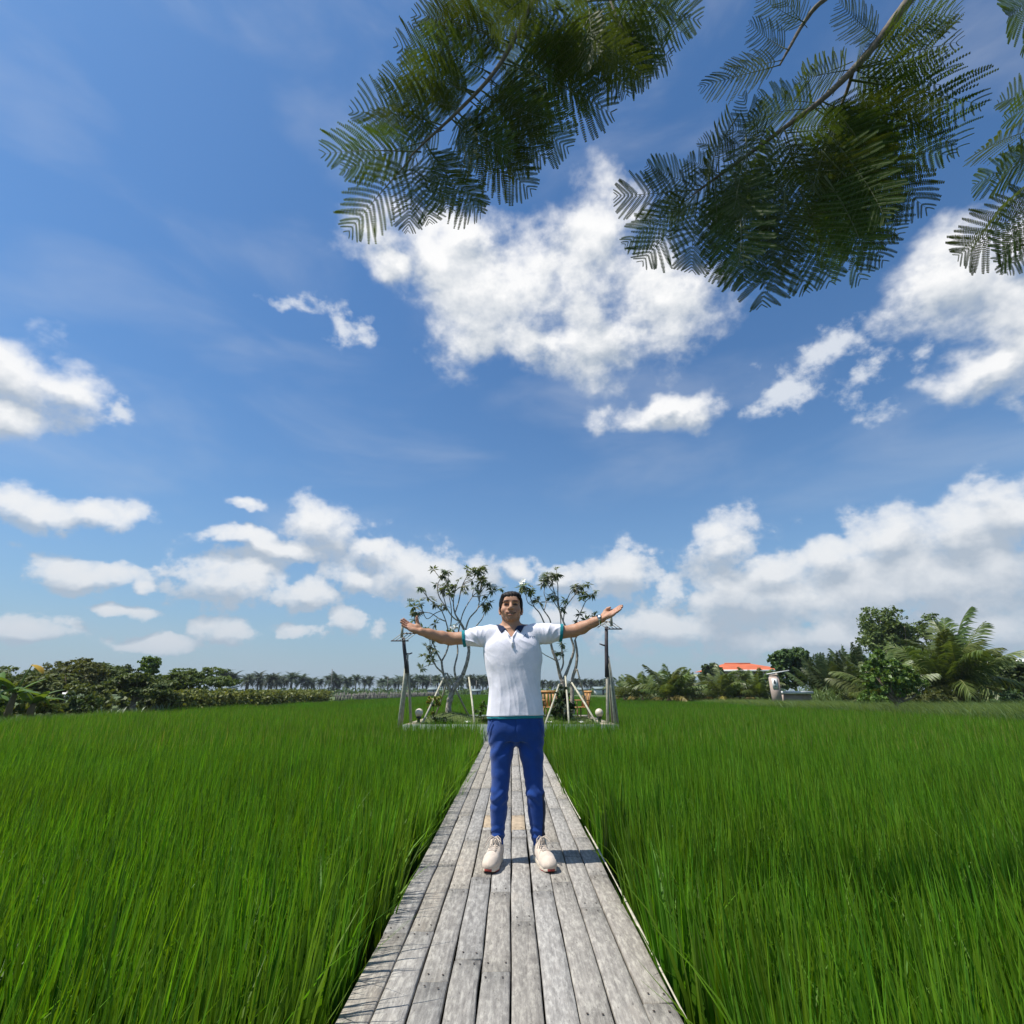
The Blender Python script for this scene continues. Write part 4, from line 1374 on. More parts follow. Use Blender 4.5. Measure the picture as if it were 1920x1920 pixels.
def bed_z(x, y):
    return BZ - .02 + .22 * np.exp(-(((x + 1.55) / .75) ** 2 + ((y - 13.9) / .8) ** 2)) + .10 * np.exp(-(((x - 1.3) / 1.0) ** 2 + ((y - 14.3) / .9) ** 2)) + .012 * np.sin(x * 7) * np.sin(y * 6)
ZZ = bed_z(XX, YY)
idx = np.arange(40 * 36).reshape(36, 40)
F = np.stack([idx[:-1, :-1], idx[:-1, 1:], idx[1:, 1:], idx[1:, :-1]], -1).reshape(-1, 4)
V = np.stack([XX, YY - by, ZZ], -1).reshape(-1, 3)
link('lawn', mesh('lawn', V, F, MAT_LAWN, True), bed)
mb = MB(); mb.box((-.0, 12.10 - by, .12), (1.0, .30, .22)); mb.build('step', MAT_STONE, bed)
# short lawn grass on it
rb = np.random.default_rng(31)
mbg = MB()
n = 9000
gxr = rb.uniform(x0 + .3, x1 - .3, n); gyr = rb.uniform(y0 + .15, y1 - .2, n)
for i in range(0, n):
    h = rb.uniform(.03, .075); a = rb.uniform(0, 6.28); w = .006
    z = float(bed_z(gxr[i], gyr[i])) - .005
    c, s_ = math.cos(a) * w, math.sin(a) * w
    mbg.add([(gxr[i] - c, gyr[i] - s_, z), (gxr[i] + c, gyr[i] + s_, z), (gxr[i] + rb.normal(0, .02), gyr[i] + rb.normal(0, .02), z + h)], [(0, 1, 2)])
MAT_TURF = leaf_mat('lawn_blades', (.065, .10, .022), (.13, .16, .045), .25, .6, 1.5, obj_var=0)
lg = mbg.build('bed_grass', MAT_TURF); tag(lg, 'short clipped lawn grass on the raised bed', 'grass', kind='stuff')

# ------------------------------------------------------------------ frangipani trees
MAT_PLUM = leaf_mat('frangipani_leaf', (.075, .105, .052), (.20, .235, .14), .32, .45, 3, obj_var=.35, gloss=.45)
MAT_PETAL = simple('white_petal', (.80, .79, .72), .6, .06)
def rosette(name, rng, nl, L, down=0.0):
    mb = MB()
    for i in range(nl):
        a = i * 2.4 + rng.normal(0, .3); el = rng.uniform(-.55, .75) - down
        d = np.array([math.cos(a) * math.cos(el), math.sin(a) * math.cos(el), math.sin(el)])
        sd = np.cross(d, [0, 0, 1.0]); sd /= np.linalg.norm(sd); nn = np.cross(sd, d)
        l = L * rng.uniform(.7, 1.1); w = l * .16
        p0 = d * .01; p1 = d * l * .45 + nn * .02 * l; p2 = d * l - np.array([0, 0, .16 * l])
        mb.add([p0, p1 + sd * w - nn * w * .2, p2, p1 - sd * w - nn * w * .2], [(0, 1, 2, 3)])
    return mb.mesh(name, MAT_PLUM)
ROS = [rosette('leaf_cluster', rb, k, .185, d) for k, d in ((15, .45), (12, .1), (17, .6), (11, .3))]
def flower_mesh():
    mb = MB()
    for i in range(5):
        a = i * 2 * math.pi / 5; d = np.array([math.cos(a), math.sin(a), .35]); sd = np.array([-math.sin(a), math.cos(a), 0])
        for q, off in ((0, (0, 0, 0)), (1, (.03, .025, .03)), (2, (-.035, .02, .0))):
            o_ = np.array(off)
            mb.add([o_, o_ + d * .035 + sd * .019, o_ + d * .062, o_ + d * .035 - sd * .019], [(0, 1, 2, 3)])
    return mb.mesh('blossom', MAT_PETAL)
BLOSSOM = flower_mesh()

def frangipani(loc, skeleton, label, seed, depthY):
    """skeleton: limbs as photo-measured polylines (x, y in the photograph's grid, metres back or forth), radii; tips fork into twigs"""
    rng = np.random.default_rng(seed)
    root = empty('frangipani_tree', loc); tag(root, label, 'tree', 'frangipani trees on the raised bed')
    base = Vector(loc)
    tips = []
    mb = MB()
    for pts, r0, r1 in skeleton:
        P = [np.array(at(px, py, depthY + dy) - base) for px, py, dy in pts]
        # smooth the polyline
        Q = []
        for i in range(len(P) - 1):
            a = P[max(i - 1, 0)]; b = P[i]; c = P[i + 1]; d = P[min(i + 2, len(P) - 1)]
            for t in np.linspace(0, 1, 6, endpoint=False):
                Q.append(.5 * ((2 * b) + (c - a) * t + (2 * a - 5 * b + 4 * c - d) * t * t + (3 * b - a - 3 * c + d) * t ** 3))
        Q.append(P[-1]); Q = np.array(Q)
        rad = np.linspace(r0 * .88, r1 * .82, len(Q)) * (1 + rng.normal(0, .05, len(Q)))
        mb.tube(Q, rad, 8)
        tips.append((Q[-1], Q[-1] - Q[-4], r1))
        if r0 < .035:
            for _ in range(int(rng.uniform() < .5)):       # side shoots lower down
                qi = rng.integers(len(Q) // 3, len(Q) - 3); tips.append((Q[qi], rng.normal(0, 1, 3) + np.array([0, 0, .4]), min(r1, .012)))
    mb.build('trunk', MAT_PALE_BARK, root, True)
    for tip, d, r in tips:
        if r > .022: continue
        d = d / (np.linalg.norm(d) + 1e-9)
        k = rng.integers(3, 6)
        ends = []
        for i in range(k):
            v = d + rng.normal(0, .5, 3) + np.array([0, 0, .15]); v /= np.linalg.norm(v)
            e = tip + v * rng.uniform(.08, .40)
            mt = MB(); mt.tube([tip - d * .01, (tip + e) / 2 + rng.normal(0, .012, 3), e], [r * .95, r * .8, r * .75], 6)
            mt.build('branch', MAT_PALE_BARK, root, True)
            ends.append((e, v))
        for e, v in ends:
            o = link('leaf_cluster', ROS[rng.integers(0, 4)], root, e, (rng.normal(0, .35), rng.normal(0, .35), rng.uniform(0, 6.28)), (s_ := rng.uniform(.75, 1.2), s_, s_))
            if rng.uniform() < .09:
                link('blossom', BLOSSOM, root, Vector(e) + Vector((rng.normal(0, .08), -.05, .10)), (rng.normal(0, .6), rng.normal(0, .6), 0), (1.25, 1.25, 1.25))
    return root
LT = [  # left tree, trunk and limbs read from the photograph
    ([(842, 1345, 0), (841, 1325, 0), (847, 1300, .0), (858, 1280, .05), (868, 1265, .1)], .095, .062),
    ([(868, 1265, .1), (876, 1240, .1), (879, 1215, .15), (872, 1185, .1), (862, 1165, .05)], .060, .034),
    ([(862, 1165, .05), (853, 1150, 0), (850, 1130, .1), (852, 1110, .1)], .030, .015),
    ([(862, 1165, .05), (850, 1158, -.1), (838, 1140, -.2), (830, 1112, -.2)], .026, .014),
    ([(853, 1150, 0), (860, 1128, .1), (866, 1100, .1), (876, 1080, .1)], .022, .013),
    ([(872, 1185, .1), (880, 1160, .3), (896, 1140, .4), (900, 1112, .4)], .028, .014),
    ([(896, 1140, .4), (908, 1128, .4), (918, 1112, .5)], .017, .012),
    ([(898, 1126, .4), (896, 1104, .4), (902, 1088, .3)], .017, .012),
    ([(847, 1300, 0), (838, 1280, -.1), (831, 1262, -.2), (828, 1240, -.2)], .048, .032),
    ([(828, 1240, -.2), (820, 1225, -.3), (812, 1205, -.3), (808, 1190, -.3)], .026, .014),
    ([(828, 1240, -.2), (838, 1220, -.1), (842, 1195, -.1), (836, 1165, -.1), (828, 1145, -.1)], .028, .016),
    ([(828, 1145, -.1), (818, 1136, -.2), (808, 1126, -.2), (800, 1118, -.2)], .017, .012),
    ([(836, 1165, -.1), (824, 1160, -.2), (808, 1150, -.2), (795, 1148, -.2)], .018, .012),
    ([(842, 1195, -.1), (846, 1165, 0), (846, 1140, 0), (842, 1118, .1)], .020, .013),
    ([(858, 1280, .05), (852, 1255, 0), (858, 1225, .2), (858, 1195, .2), (868, 1150, .2), (886, 1118, .3)], .034, .014),
    ([(879, 1215, .15), (886, 1196, .2), (892, 1176, .2), (904, 1160, .2), (910, 1144, .3)], .024, .013),
    ([(831, 1262, -.2), (818, 1250, -.3), (810, 1232, -.3), (806, 1222, -.3)], .026, .016),
    ([(838, 1140, -.2), (824, 1120, -.2), (820, 1100, -.2), (826, 1084, -.2)], .018, .012),
    ([(866, 1100, .1), (872, 1092, .2), (886, 1086, .2), (892, 1078, .2)], .014, .011),
    ([(828, 1145, -.1), (816, 1150, -.1), (800, 1160, -.1), (790, 1138, -.2)], .014, .011),
    ([(850, 1130, .1), (842, 1112, .2), (838, 1096, .2)], .014, .011),
]
RT = [
    ([(1063, 1340, 0), (1062, 1320, 0), (1060, 1300, 0), (1054, 1280, 0)], .090, .066),
    ([(1074, 1338, .35), (1073, 1315, .3), (1073, 1295, .3), (1074, 1270, .3), (1080, 1250, .3), (1082, 1225, .3), (1078, 1200, .3)], .070, .036),
    ([(1054, 1280, 0), (1049, 1262, 0), (1044, 1240, -.1), (1036, 1220, -.1), (1031, 1195, -.1)], .056, .034),
    ([(1031, 1195, -.1), (1032, 1165, -.1), (1020, 1145, -.1), (1010, 1128, -.2)], .028, .014),
    ([(1031, 1195, -.1), (1022, 1172, -.2), (1012, 1150, -.2), (1002, 1138, -.2), (994, 1120, -.2)], .026, .013),
    ([(1054, 1280, 0), (1062, 1262, .05), (1070, 1240, .1), (1076, 1215, .1), (1066, 1185, .1)], .054, .034),
    ([(1066, 1185, .1), (1056, 1165, .0), (1048, 1140, 0), (1040, 1112, 0), (1036, 1098, 0)], .030, .014),
    ([(1056, 1165, 0), (1060, 1140, .1), (1068, 1128, .1), (1078, 1115, .1)], .020, .012),
    ([(1048, 1140, 0), (1046, 1115, .1), (1046, 1098, .1), (1044, 1086, .1)], .020, .012),
    ([(1066, 1185, .1), (1080, 1165, .2), (1090, 1145, .2), (1098, 1128, .2), (1106, 1122, .2)], .022, .012),
    ([(1058, 1140, .1), (1066, 1118, .2), (1074, 1106, .2), (1086, 1104, .2)], .015, .011),
    ([(1020, 1145, -.1), (1024, 1128, 0), (1020, 1112, 0), (1022, 1100, 0)], .016, .011),
    ([(1078, 1200, .3), (1086, 1185, .3), (1098, 1170, .3), (1112, 1162, .3)], .022, .012),
    ([(1044, 1240, -.1), (1034, 1234, -.2), (1022, 1228, -.2), (1014, 1222, -.2)], .018, .012),
    ([(1049, 1262, 0), (1056, 1245, .2), (1054, 1220, .2), (1052, 1190, .2), (1050, 1150, .2), (1038, 1128, .2)], .030, .013),
    ([(1002, 1138, -.2), (990, 1130, -.2), (986, 1116, -.2)], .013, .011),
    ([(1040, 1112, 0), (1032, 1104, 0), (1026, 1092, 0)], .013, .011),
    ([(1098, 1128, .2), (1088, 1122, .2), (1084, 1112, .2)], .013, .011),
    ([(1045, 1238, 0), (1050, 1236, -.1), (1052, 1230, -.1)], .013, .011),
]
lt0 = at(842, 1345, 13.9); rt0 = at(1063, 1340, 14.1)
lt0.z = float(bed_z(lt0.x, 13.9)) - .05; rt0.z = float(bed_z(rt0.x, 14.1)) - .05
frangipani(lt0, LT, 'leafy frangipani tree with pale speckled trunk, left of the person', 3, 13.9)
frangipani(rt0, RT, 'sparse frangipani tree on two trunks in front of the wooden chairs', 4, 14.1)

# support stakes tied to the trees, each a pole of its own
def pole(name, pts, r, mat, label, cat, group=None, n=8):
    base = Vector(pts[0]); o = None
    mb = MB(); mb.tube([np.array(Vector(p) - base) for p in pts], r, n)
    o = mb.build(name, mat, None, True, loc=base)
    tag(o, label, cat, group)
    return o
def stake(a, b, ya, yb, mat, label):
    A = at(*a, ya); Bp = at(*b, yb)
    A.z = float(bed_z(A.x, A.y)) - .08
    pole('support_stake', [A, A.lerp(Bp, .5) + Vector((.008, 0, .006)), Bp], [.027, .025, .022], mat, label, 'stake', 'stakes propping the frangipani trees')
stake((788, 1354), (836, 1262), 12.7, 13.7, MAT_BAMBOO_PALE, 'pale stake leaning right beside the left globe lamp')
stake((891, 1353), (879, 1270), 12.7, 13.8, MAT_BAMBOO_PALE, 'pale upright stake between the left tree and the person')
stake((884, 1345), (838, 1262), 14.8, 14.0, MAT_BAMBOO, 'dark stake slanting down to the right behind the left tree')
stake((813, 1340), (842, 1268), 15.0, 14.0, MAT_BAMBOO, 'thin dark stake behind the yellow shrub on the left')
stake((1019, 1347), (1050, 1278), 12.7, 13.9, MAT_BAMBOO_PALE, 'stake in front of the left wooden chair, leaning right')
stake((1067, 1351), (1060, 1268), 12.6, 13.9, MAT_BAMBOO_PALE, 'pale stake standing in front of the twin trunk')
stake((1123, 1350), (1072, 1280), 12.7, 13.9, MAT_BAMBOO_PALE, 'pale stake slanting left beside the right globe lamp')
stake((1106, 1330), (1082, 1255), 15.2, 14.3, MAT_BAMBOO, 'dark thin stake slanting behind the right tree')

# globe lamps on the corners
MAT_GLOBE = simple('milky_globe', (.62, .54, .42), .35, .10, 6)
MAT_BLACK = simple('black_metal', (.02, .02, .022), .5, .2)
def globe(px, py, Y, label):
    p = at(px, py, Y); p.z = float(bed_z(np.clip(p.x, x0 + .3, x1 - .3), Y))
    e = empty('globe_lamp', p); tag(e, label, 'lamp', 'globe lamps on the bed')
    mb = MB(); mb.lathe([(.0, 0), (.085, 0), (.085, .02), (.04, .03), (.035, .10), (.06, .12), (.065, .15), (0, .15)], n=16); mb.build('base', MAT_BLACK, e, True)
    a = np.linspace(-1.35, math.pi / 2, 12)
    mb = MB(); mb.lathe([(max(1e-4, math.cos(t) * .095), .235 + math.sin(t) * .095) for t in a], n=20); mb.build('globe', MAT_GLOBE, e, True)
globe(785, 1350, 12.9, 'milky globe lamp on the left corner of the bed')
globe(1124, 1347, 12.95, 'milky globe lamp on the right corner of the bed')

# tall bamboo posts with a slatted tray
def post_tower(legs, pole_pts, tray_c, tray_dx, peg, label, mirror):
    base = Vector((legs[0][0].x, legs[0][0].y, -.42))
    e = empty('tray_post', base); tag(e, label, 'post', 'bamboo tray posts')
    def loc(v): return np.array(Vector(v) - base)
    mb = MB(); mb.tube([loc(p) for p in pole_pts], np.linspace(.050, .040, len(pole_pts)), 8); mb.build('pole', MAT_DARKWOOD, e, True)
    for a, b, r, mt in legs:
        a = Vector(a); lo = a + (a - Vector(b)).normalized() * .75
        mb = MB(); mb.tube([loc(lo), loc(Vector(a).lerp(Vector(b), .5) + Vector((.01, 0, 0))), loc(b)], [r, r * .95, r * .8], 8); mb.build('leg', mt, e, True)
    pz = Vector(peg[0]); mb = MB(); mb.tube([loc(peg[0]), loc(peg[1]), loc(peg[2])], [.020, .018, .014], 6); mb.build('peg', MAT_DARKWOOD, e)
    # tray: sloping rack of slats with frame and a back post
    c = Vector(tray_c)
    ex = Vector((tray_dx[0], 0, 0)); ey = Vector((mirror * .32, .34, .34)); ey = ey.normalized()
    ex = ex.normalized()
    for k in range(5):
        o_ = ex * ((k - 2) * .085)
        mb = MB(); p0 = c + o_ - ey * .16; p1 = c + o_ + ey * .20
        mb.tube([loc(p0), loc(p1)], .018, 4, flat=.5); mb.build('slat', MAT_BAMBOO, e)
    for t in (-.15, .18):
        mb = MB(); mb.tube([loc(c + ey * t - ex * .21 - Vector((0, 0, .015))), loc(c + ey * t + ex * .21 - Vector((0, 0, .015)))], .016, 6); mb.build('frame_bar', MAT_DARKWOOD, e)
    top = c - ex * .06 * mirror + Vector((0, 0, .0))
    mb = MB(); mb.tube([loc(top - Vector((0, 0, .02))), loc(top + Vector((0, 0, .33)))], [.034, .030], 8); mb.build('upright', MAT_BAMBOO, e)
    mb = MB(); mb.box(loc(top + Vector((.0, 0, .35))), (.11, .09, .06)); mb.build('cap', MAT_DARKWOOD, e)
    mb = MB(); mb.tube([loc(top + Vector((0, 0, .30))), loc(c + ex * .18 * mirror + ey * .12)], .012, 6); mb.build('brace', MAT_DARKWOOD, e)
Yp = 12.6
post_tower([(at(748, 1350, Yp), at(762, 1232, Yp), .030, MAT_BAMBOO_PALE), (at(752, 1348, Yp + .1), at(763, 1228, Yp), .052, MAT_BAMBOO), (at(770, 1352, Yp + .3), at(764, 1240, Yp), .034, MAT_BAMBOO)],
           [at(763, 1262, Yp), at(761, 1240, Yp), at(758, 1215, Yp), at(756.5, 1196, Yp)], at(758, 1194, Yp), (1, 0), (at(761, 1226, Yp), at(768, 1226, Yp - .02), at(773, 1224, Yp - .02)), 'slim dark post with slatted tray behind the left hand', 1)
post_tower([(at(1139, 1342, Yp), at(1138, 1250, Yp), .040, MAT_BAMBOO), (at(1151, 1345, Yp), at(1139, 1236, Yp), .028, MAT_BAMBOO_PALE), (at(1156, 1345, Yp + .1), at(1140, 1230, Yp), .036, MAT_BAMBOO), (at(1147, 1345, Yp + .2), at(1139, 1245, Yp), .026, MAT_BAMBOO)],
           [at(1138, 1270, Yp), at(1137.5, 1240, Yp), at(1137, 1210, Yp), at(1137, 1175, Yp)], at(1142, 1172, Yp), (1, 0), (at(1136, 1211, Yp), at(1129, 1209, Yp - .02), at(1124, 1207, Yp - .02)), 'slim dark post with slatted tray behind the right hand', -1)

# wooden chairs behind the right tree
MAT_TEAK = simple('orange_teak', (.46, .235, .075), .55, .3, 10, bump=.002)
MAT_TEAK_D = simple('brown_teak', (.22, .12, .055), .6, .3, 10, bump=.002)
def chair(c, rz, label, wide):
    e = empty('garden_chair', (c[0], c[1], float(bed_z(c[0], c[1])) - .01), rz); e.scale = (.80, .80, .80); tag(e, label, 'chair', 'wooden garden chairs on the bed')
    w = wide / 2
    for sx in (-1, 1):
        for sy in (-1, 1):
            mb = MB(); mb.tube([(sx * (w - .04), sy * .22, 0), (sx * (w - .03), sy * .24, .36 if sy < 0 else .34)], [.022, .026], 6); mb.build('leg', MAT_TEAK_D, e)
        mb = MB(); mb.box((sx * (w + .01), 0, .60), (.07, .60, .035)); mb.build('armrest', MAT_TEAK, e)
        mb = MB(); mb.tube([(sx * (w - .0), -.26, .36), (sx * (w + .01), -.27, .59)], .02, 6); mb.build('arm_post', MAT_TEAK_D, e)
    for k in range(5):
        mb = MB(); mb.box((0, -.24 + k * .12, .36), (wide - .05, .10, .025)); mb.build('seat_slat', MAT_TEAK, e)
    nb_ = 7 if wide > .8 else 5
    rot = np.array(Euler((R(-14), 0, 0)).to_matrix())
    for k in range(nb_):
        x = -w + .06 + (wide - .12) * k / (nb_ - 1)
        mb = MB(); mb.box((x, .33, .62), ((wide - .12) / nb_ * .82, .022, .52), rot); mb.build('back_slat', MAT_TEAK if k % 2 else MAT_TEAK_D, e)
    mb = MB(); mb.box((0, .395, .89), (wide + .04, .05, .07), rot); mb.build('top_rail', MAT_TEAK, e)
pc = at(1036, 1338, 15.9); chair((pc.x, 15.9), R(8), 'wide brown wooden chair partly behind the person and a small shrub', .62)
pc = at(1086, 1337, 15.9); chair((pc.x, 15.9), R(-62), 'orange wooden chair turned sideways, right of the twin trunk', .52)

# small shrubs and blossoms on the bed
MAT_YSHRUB = leaf_mat('yellow_shrub_leaf', (.13, .14, .02), (.26, .25, .05), .3, .5, 4, obj_var=.1)
MAT_DSHRUB = leaf_mat('dark_shrub_leaf', (.020, .040, .016), (.05, .08, .03), .2, .5, 4, obj_var=.1)
MAT_GSHRUB = leaf_mat('green_shrub_leaf', (.05, .10, .02), (.12, .18, .04), .3, .5, 4, obj_var=.1)
def shrub(px, py, Y, blobs, n, size, mat, label, seed, aspect=2.5):
    p = at(px, py, Y); p.z = float(bed_z(p.x, Y)) - .02
    make_tree('shrub', p, blobs, n, size, mat, label, 'shrub', seed=seed, trunk_r=.014, limbs=4, aspect=aspect)
shrub(812, 1345, 13.2, [(0, 0, .42, .15, .13, .14), (-.08, 0, .34, .11, .1, .09), (.07, 0, .5, .1, .1, .12), (.02, 0, .22, .1, .1, .1)], 260, .055, MAT_YSHRUB, 'small yellow leafed shrub beside the leaning stake on the left', 41)
shrub(824, 1352, 12.6, [(0, 0, .09, .22, .12, .10), (.15, 0, .08, .16, .1, .08)], 260, .05, MAT_DSHRUB, 'low dark leafy plant at the foot of the left tree', 42)
shrub(905, 1350, 13.0, [(0, 0, .20, .20, .15, .20), (.05, 0, .36, .14, .12, .12)], 260, .055, MAT_GSHRUB, 'green shrub on the bed beside the left hip of the person', 43)
shrub(1056, 1346, 13.6, [(0, 0, .25, .30, .25, .25), (0, 0, .5, .2, .18, .22), (.02, 0, .74, .10, .1, .16)], 900, .075, MAT_DSHRUB, 'dark conical shrub between the chairs and the stakes', 44, 4.0)
def fallen(px, py, Y, label):
    p = at(px, py, Y); p.z = float(bed_z(p.x, Y)) + .05
    o = link('blossom', BLOSSOM, None, p, (.2, .3, 0), (.75, .75, .75)); tag(o, label, 'flower', 'white blossoms on the bed')
fallen(876, 1351, 12.5, 'white blossom lying on the lawn left of the person')
fallen(1030, 1351, 12.45, 'round white blossom on the lawn right beside the person')
fallen(1089, 1345, 12.6, 'slender white blossom on the lawn near the right stake')

# ------------------------------------------------------------------ flame tree whose boughs hang into the picture
MAT_FLAME = leaf_mat('flame_tree_leaflet', (.040, .070, .014), (.085, .125, .028), .40, .6, 5, tcol=(1.5, 1.35, .45), obj_var=.25, gloss=.12)
MAT_TWIG = simple('flame_twig', (.15, .122, .09), .85, .4, 30, bump=.001)
MAT_RACHIS = simple('leaf_stalk', (.10, .12, .045), .6, .2)
def bipinnate(name, rng, pairs, thin=1.0):
    """unit-length twice-divided leaf along +X, in the XY plane, arching down at the tip"""
    mb = MB()
    s = np.linspace(0, 1, 12)
    P = np.stack([s - .04 * s ** 3, rng.normal(0, .08) * s ** 2, .05 * np.sin(s * 2.6) - rng.uniform(.03, .18) * s ** 3], -1)
    mb.tube(P, .0075 * (1.1 - s), 5, mi=1)
    LV, LF, nn = [], [], 0
    for i in range(pairs):
        t = .10 + .90 * (i + .5) / pairs
        p = np.array([np.interp(t, s, P[:, k]) for k in range(3)])
        env = (math.sin(math.pi * (.14 + .845 * t)) ** .5)
        env *= 1 - .45 * max(0.0, (t - .74) / .26)
        for sg in (-1, 1):
            if rng.uniform() < .06: continue
            ln = .315 * env * rng.uniform(.9, 1.08)
            a0 = math.radians(69 - 28 * t + rng.normal(0, 3))
            bend = rng.normal(.22, .08)
            m = 20
            u = np.linspace(0, 1, m)
            ang = a0 - bend * u
            x = np.cumsum(np.cos(ang)) / m * ln; y = np.cumsum(np.sin(ang)) / m * ln * sg
            z = -.22 * ln * u ** 2 + .05 * ln * u + rng.normal(0, .09) * ln * u
            C = p + np.stack([x, y, z], -1)
            Tg = np.stack([np.cos(ang), np.sin(ang) * sg, np.zeros(m)], -1)
            Nn = np.stack([-np.sin(ang) * sg, np.cos(ang), np.zeros(m)], -1)
            # leaflets in opposite pairs along the pinna
            lw = .0165 * thin * min(1.0, ln / .27) ** .8 * np.clip(1.15 - .55 * u ** 4, .3, 1) * rng.uniform(.9, 1.1, m); tw = .0056 * min(1.0, ln / .27)
            for q in (-1, 1):
                base = C - Tg * tw * .9; tipc = C + Nn * q * lw[:, None] + Tg * (lw[:, None] * .25) + np.array([0, 0, -1.0]) * lw[:, None] * .15
                V = np.stack([base, C + Tg * tw * .9, tipc + Tg * tw * .7, tipc - Tg * tw * .8], 1).reshape(-1, 3)
                F = np.arange(4 * m).reshape(m, 4)
                mb.add(V, F)
            k = np.array([0, 6, 13, m - 1])
            Cq = np.concatenate([p[None], C[k]])
            wv_ = np.array([0, 0, .0016])
            sdv = np.concatenate([Nn[:1], Nn[k]]) * .0018
            Vr = np.stack([Cq - sdv, Cq + sdv], 1).reshape(-1, 3)
            j = np.arange(len(Cq) - 1) * 2
            mb.add(Vr, np.stack([j, j + 1, j + 3, j + 2], -1), 1)
    return mb.mesh(name, [MAT_FLAME, MAT_RACHIS])
rf = np.random.default_rng(77)
def fat(px, py, d): return atd(px, py, d * 1.13)
LEAFM = [bipinnate('flame_leaf', rf, k) for k in (17, 18, 19, 17, 20, 16, 18, 19)]
LEAFT = [bipinnate('flame_leaf_thin', rf, k, .75) for k in (16, 17)]
flame = empty('flame_tree', (3.4, -2.2, -.42)); tag(flame, 'feathery flame tree whose leafy boughs hang in from above', 'tree')
fo = Vector((3.4, -2.2, -.42))
def spline(P, n=8):
    P = [np.array(p, float) for p in P]; Q = []
    for i in range(len(P) - 1):
        a = P[max(i - 1, 0)]; b = P[i]; c = P[i + 1]; d = P[min(i + 2, len(P) - 1)]
        for t in np.linspace(0, 1, n, endpoint=False):
            Q.append(.5 * ((2 * b) + (c - a) * t + (2 * a - 5 * b + 4 * c - d) * t * t + (3 * b - a - 3 * c + d) * t ** 3))
    Q.append(P[-1]); return np.array(Q)
def limb(P, r0, r1, parent=None, name='branch'):
    Q = spline([np.array(Vector(p) - fo) for p in P])
    nseg = len(Q)
    rad = np.interp(np.linspace(0, 1, nseg), np.linspace(0, 1, len(r0)), r0) if r1 is None else np.linspace(r0, r1, nseg)
    mb = MB(); rad = rad * (1 + .05 * np.sin(np.arange(nseg) * 2.1))
    mb.tube(Q, rad, 10)
    return mb.build(name, MAT_TWIG, flame, True)
crotch = Vector((3.1, -1.9, 2.2))
mbt = MB(); mbt.tube(spline([(0, 0, -.2), (.02, .02, 1.0), (-.12, .1, 1.9), (-.3, .3, 2.65)]), np.linspace(.24, .15, 25), 12)
mbt.build('trunk', MAT_BARK, flame, True)
DL, DR, DE = 2.75, 2.9, 2.5
bl = limb([crotch, (1.6, -1.0, 4.1), fat(1080, -160, 3.3), fat(1010, -20, 3.0), fat(955, 90, 2.85), fat(915, 150, DL), fat(850, 217, DL), fat(797, 266, DL), fat(766, 297, DL)], [.075, .045, .022, .017, .014, .0115, .0095, .007, .0045], None)
bl2 = limb([fat(1080, -160, 3.3), fat(1130, -40, 3.1), fat(1160, 40, 3.0), fat(1190, 90, 2.95)], .016, .005)
br = limb([crotch, (3.0, -.6, 3.9), fat(1780, -90, 3.2), fat(1705, 0, 3.05), fat(1650, 72, 3.0), fat(1602, 128, 2.95), fat(1535, 192, DR), fat(1470, 240, DR), fat(1400, 292, DR), fat(1340, 335, DR), fat(1300, 365, DR)], [.085, .06, .038, .031, .026, .022, .017, .014, .011, .008, .005], None)
br2 = limb([fat(1780, -90, 3.2), fat(1640, -60, 3.15), fat(1545, 0, 3.05), fat(1508, 42, 3.05), fat(1480, 90, 3.0), fat(1462, 122, 3.0)], .022, .006)
br3 = limb([fat(1600, 130, 2.95), fat(1590, 165, 3.0), fat(1572, 212, 3.05), fat(1562, 245, 3.1)], .013, .006)
be = limb([crotch, (3.3, .2, 3.2), fat(2100, 40, 2.8), fat(2010, 190, DE), fat(1985, 300, DE), fat(1960, 380, DE)], .06, .006)

def leaf(parent, b, t, depth_b, dd, rng, thin=False, lift=0.0):
    """one leaf from a point on its branch to its tip"""
    A = fat(b[0], b[1], depth_b); T_ = fat(t[0], t[1], depth_b + dd)
    L = (T_ - A).length
    nh = (A - Vector((0, 0, CAM_H))).normalized() * .75 + Vector((rng.normal(0, .26), rng.normal(0, .26), .45))
    M = rot_to(T_ - A, nh)
    me = (LEAFT if thin else LEAFM)[rng.integers(0, 2 if thin else 8)]
    o = link('leaf', me, parent)
    sy = L * rng.uniform(.95, 1.15)
    o.matrix_local = Matrix.Translation(A - fo) @ M.to_4x4() @ Matrix.Diagonal((L * 1.02, sy, L * rng.uniform(.5, 1.0), 1))
    return o
LL = [((790, 285), (606, 286)), ((800, 265), (640, 305)), ((772, 296), (650, 440)), ((775, 298), (765, 440)), ((780, 296), (812, 424)), ((798, 270), (888, 430)), ((800, 268), (845, 405)), ((846, 222), (992, 376)), ((850, 216), (955, 345)),
      ((900, 168), (1074, 284)), ((880, 188), (1010, 300)), ((832, 236), (668, 172)), ((826, 242), (690, 235)), ((860, 210), (712, 152)), ((888, 182), (747, 82)), ((893, 176), (745, 130)), ((925, 140), (770, 62)), ((960, 82), (778, 2)), ((950, 100), (800, 30)),
      ((950, 112), (1155, 215)), ((965, 80), (1120, 180)), ((975, 62), (1100, 120)), ((1000, 0), (880, -70)), ((1005, -10), (830, -30)), ((920, 150), (1050, 250)), ((940, 118), (1010, 235)), ((860, 205), (900, 330)), ((870, 198), (790, 180))]
LL2 = LL + [((b[0] + rf.normal(0, 9), b[1] + rf.normal(0, 9)), (t[0] + (b[0] - t[0]) * .18 + rf.normal(0, 20), t[1] + (b[1] - t[1]) * .18 + rf.normal(0, 20))) for b, t in LL[5:]]
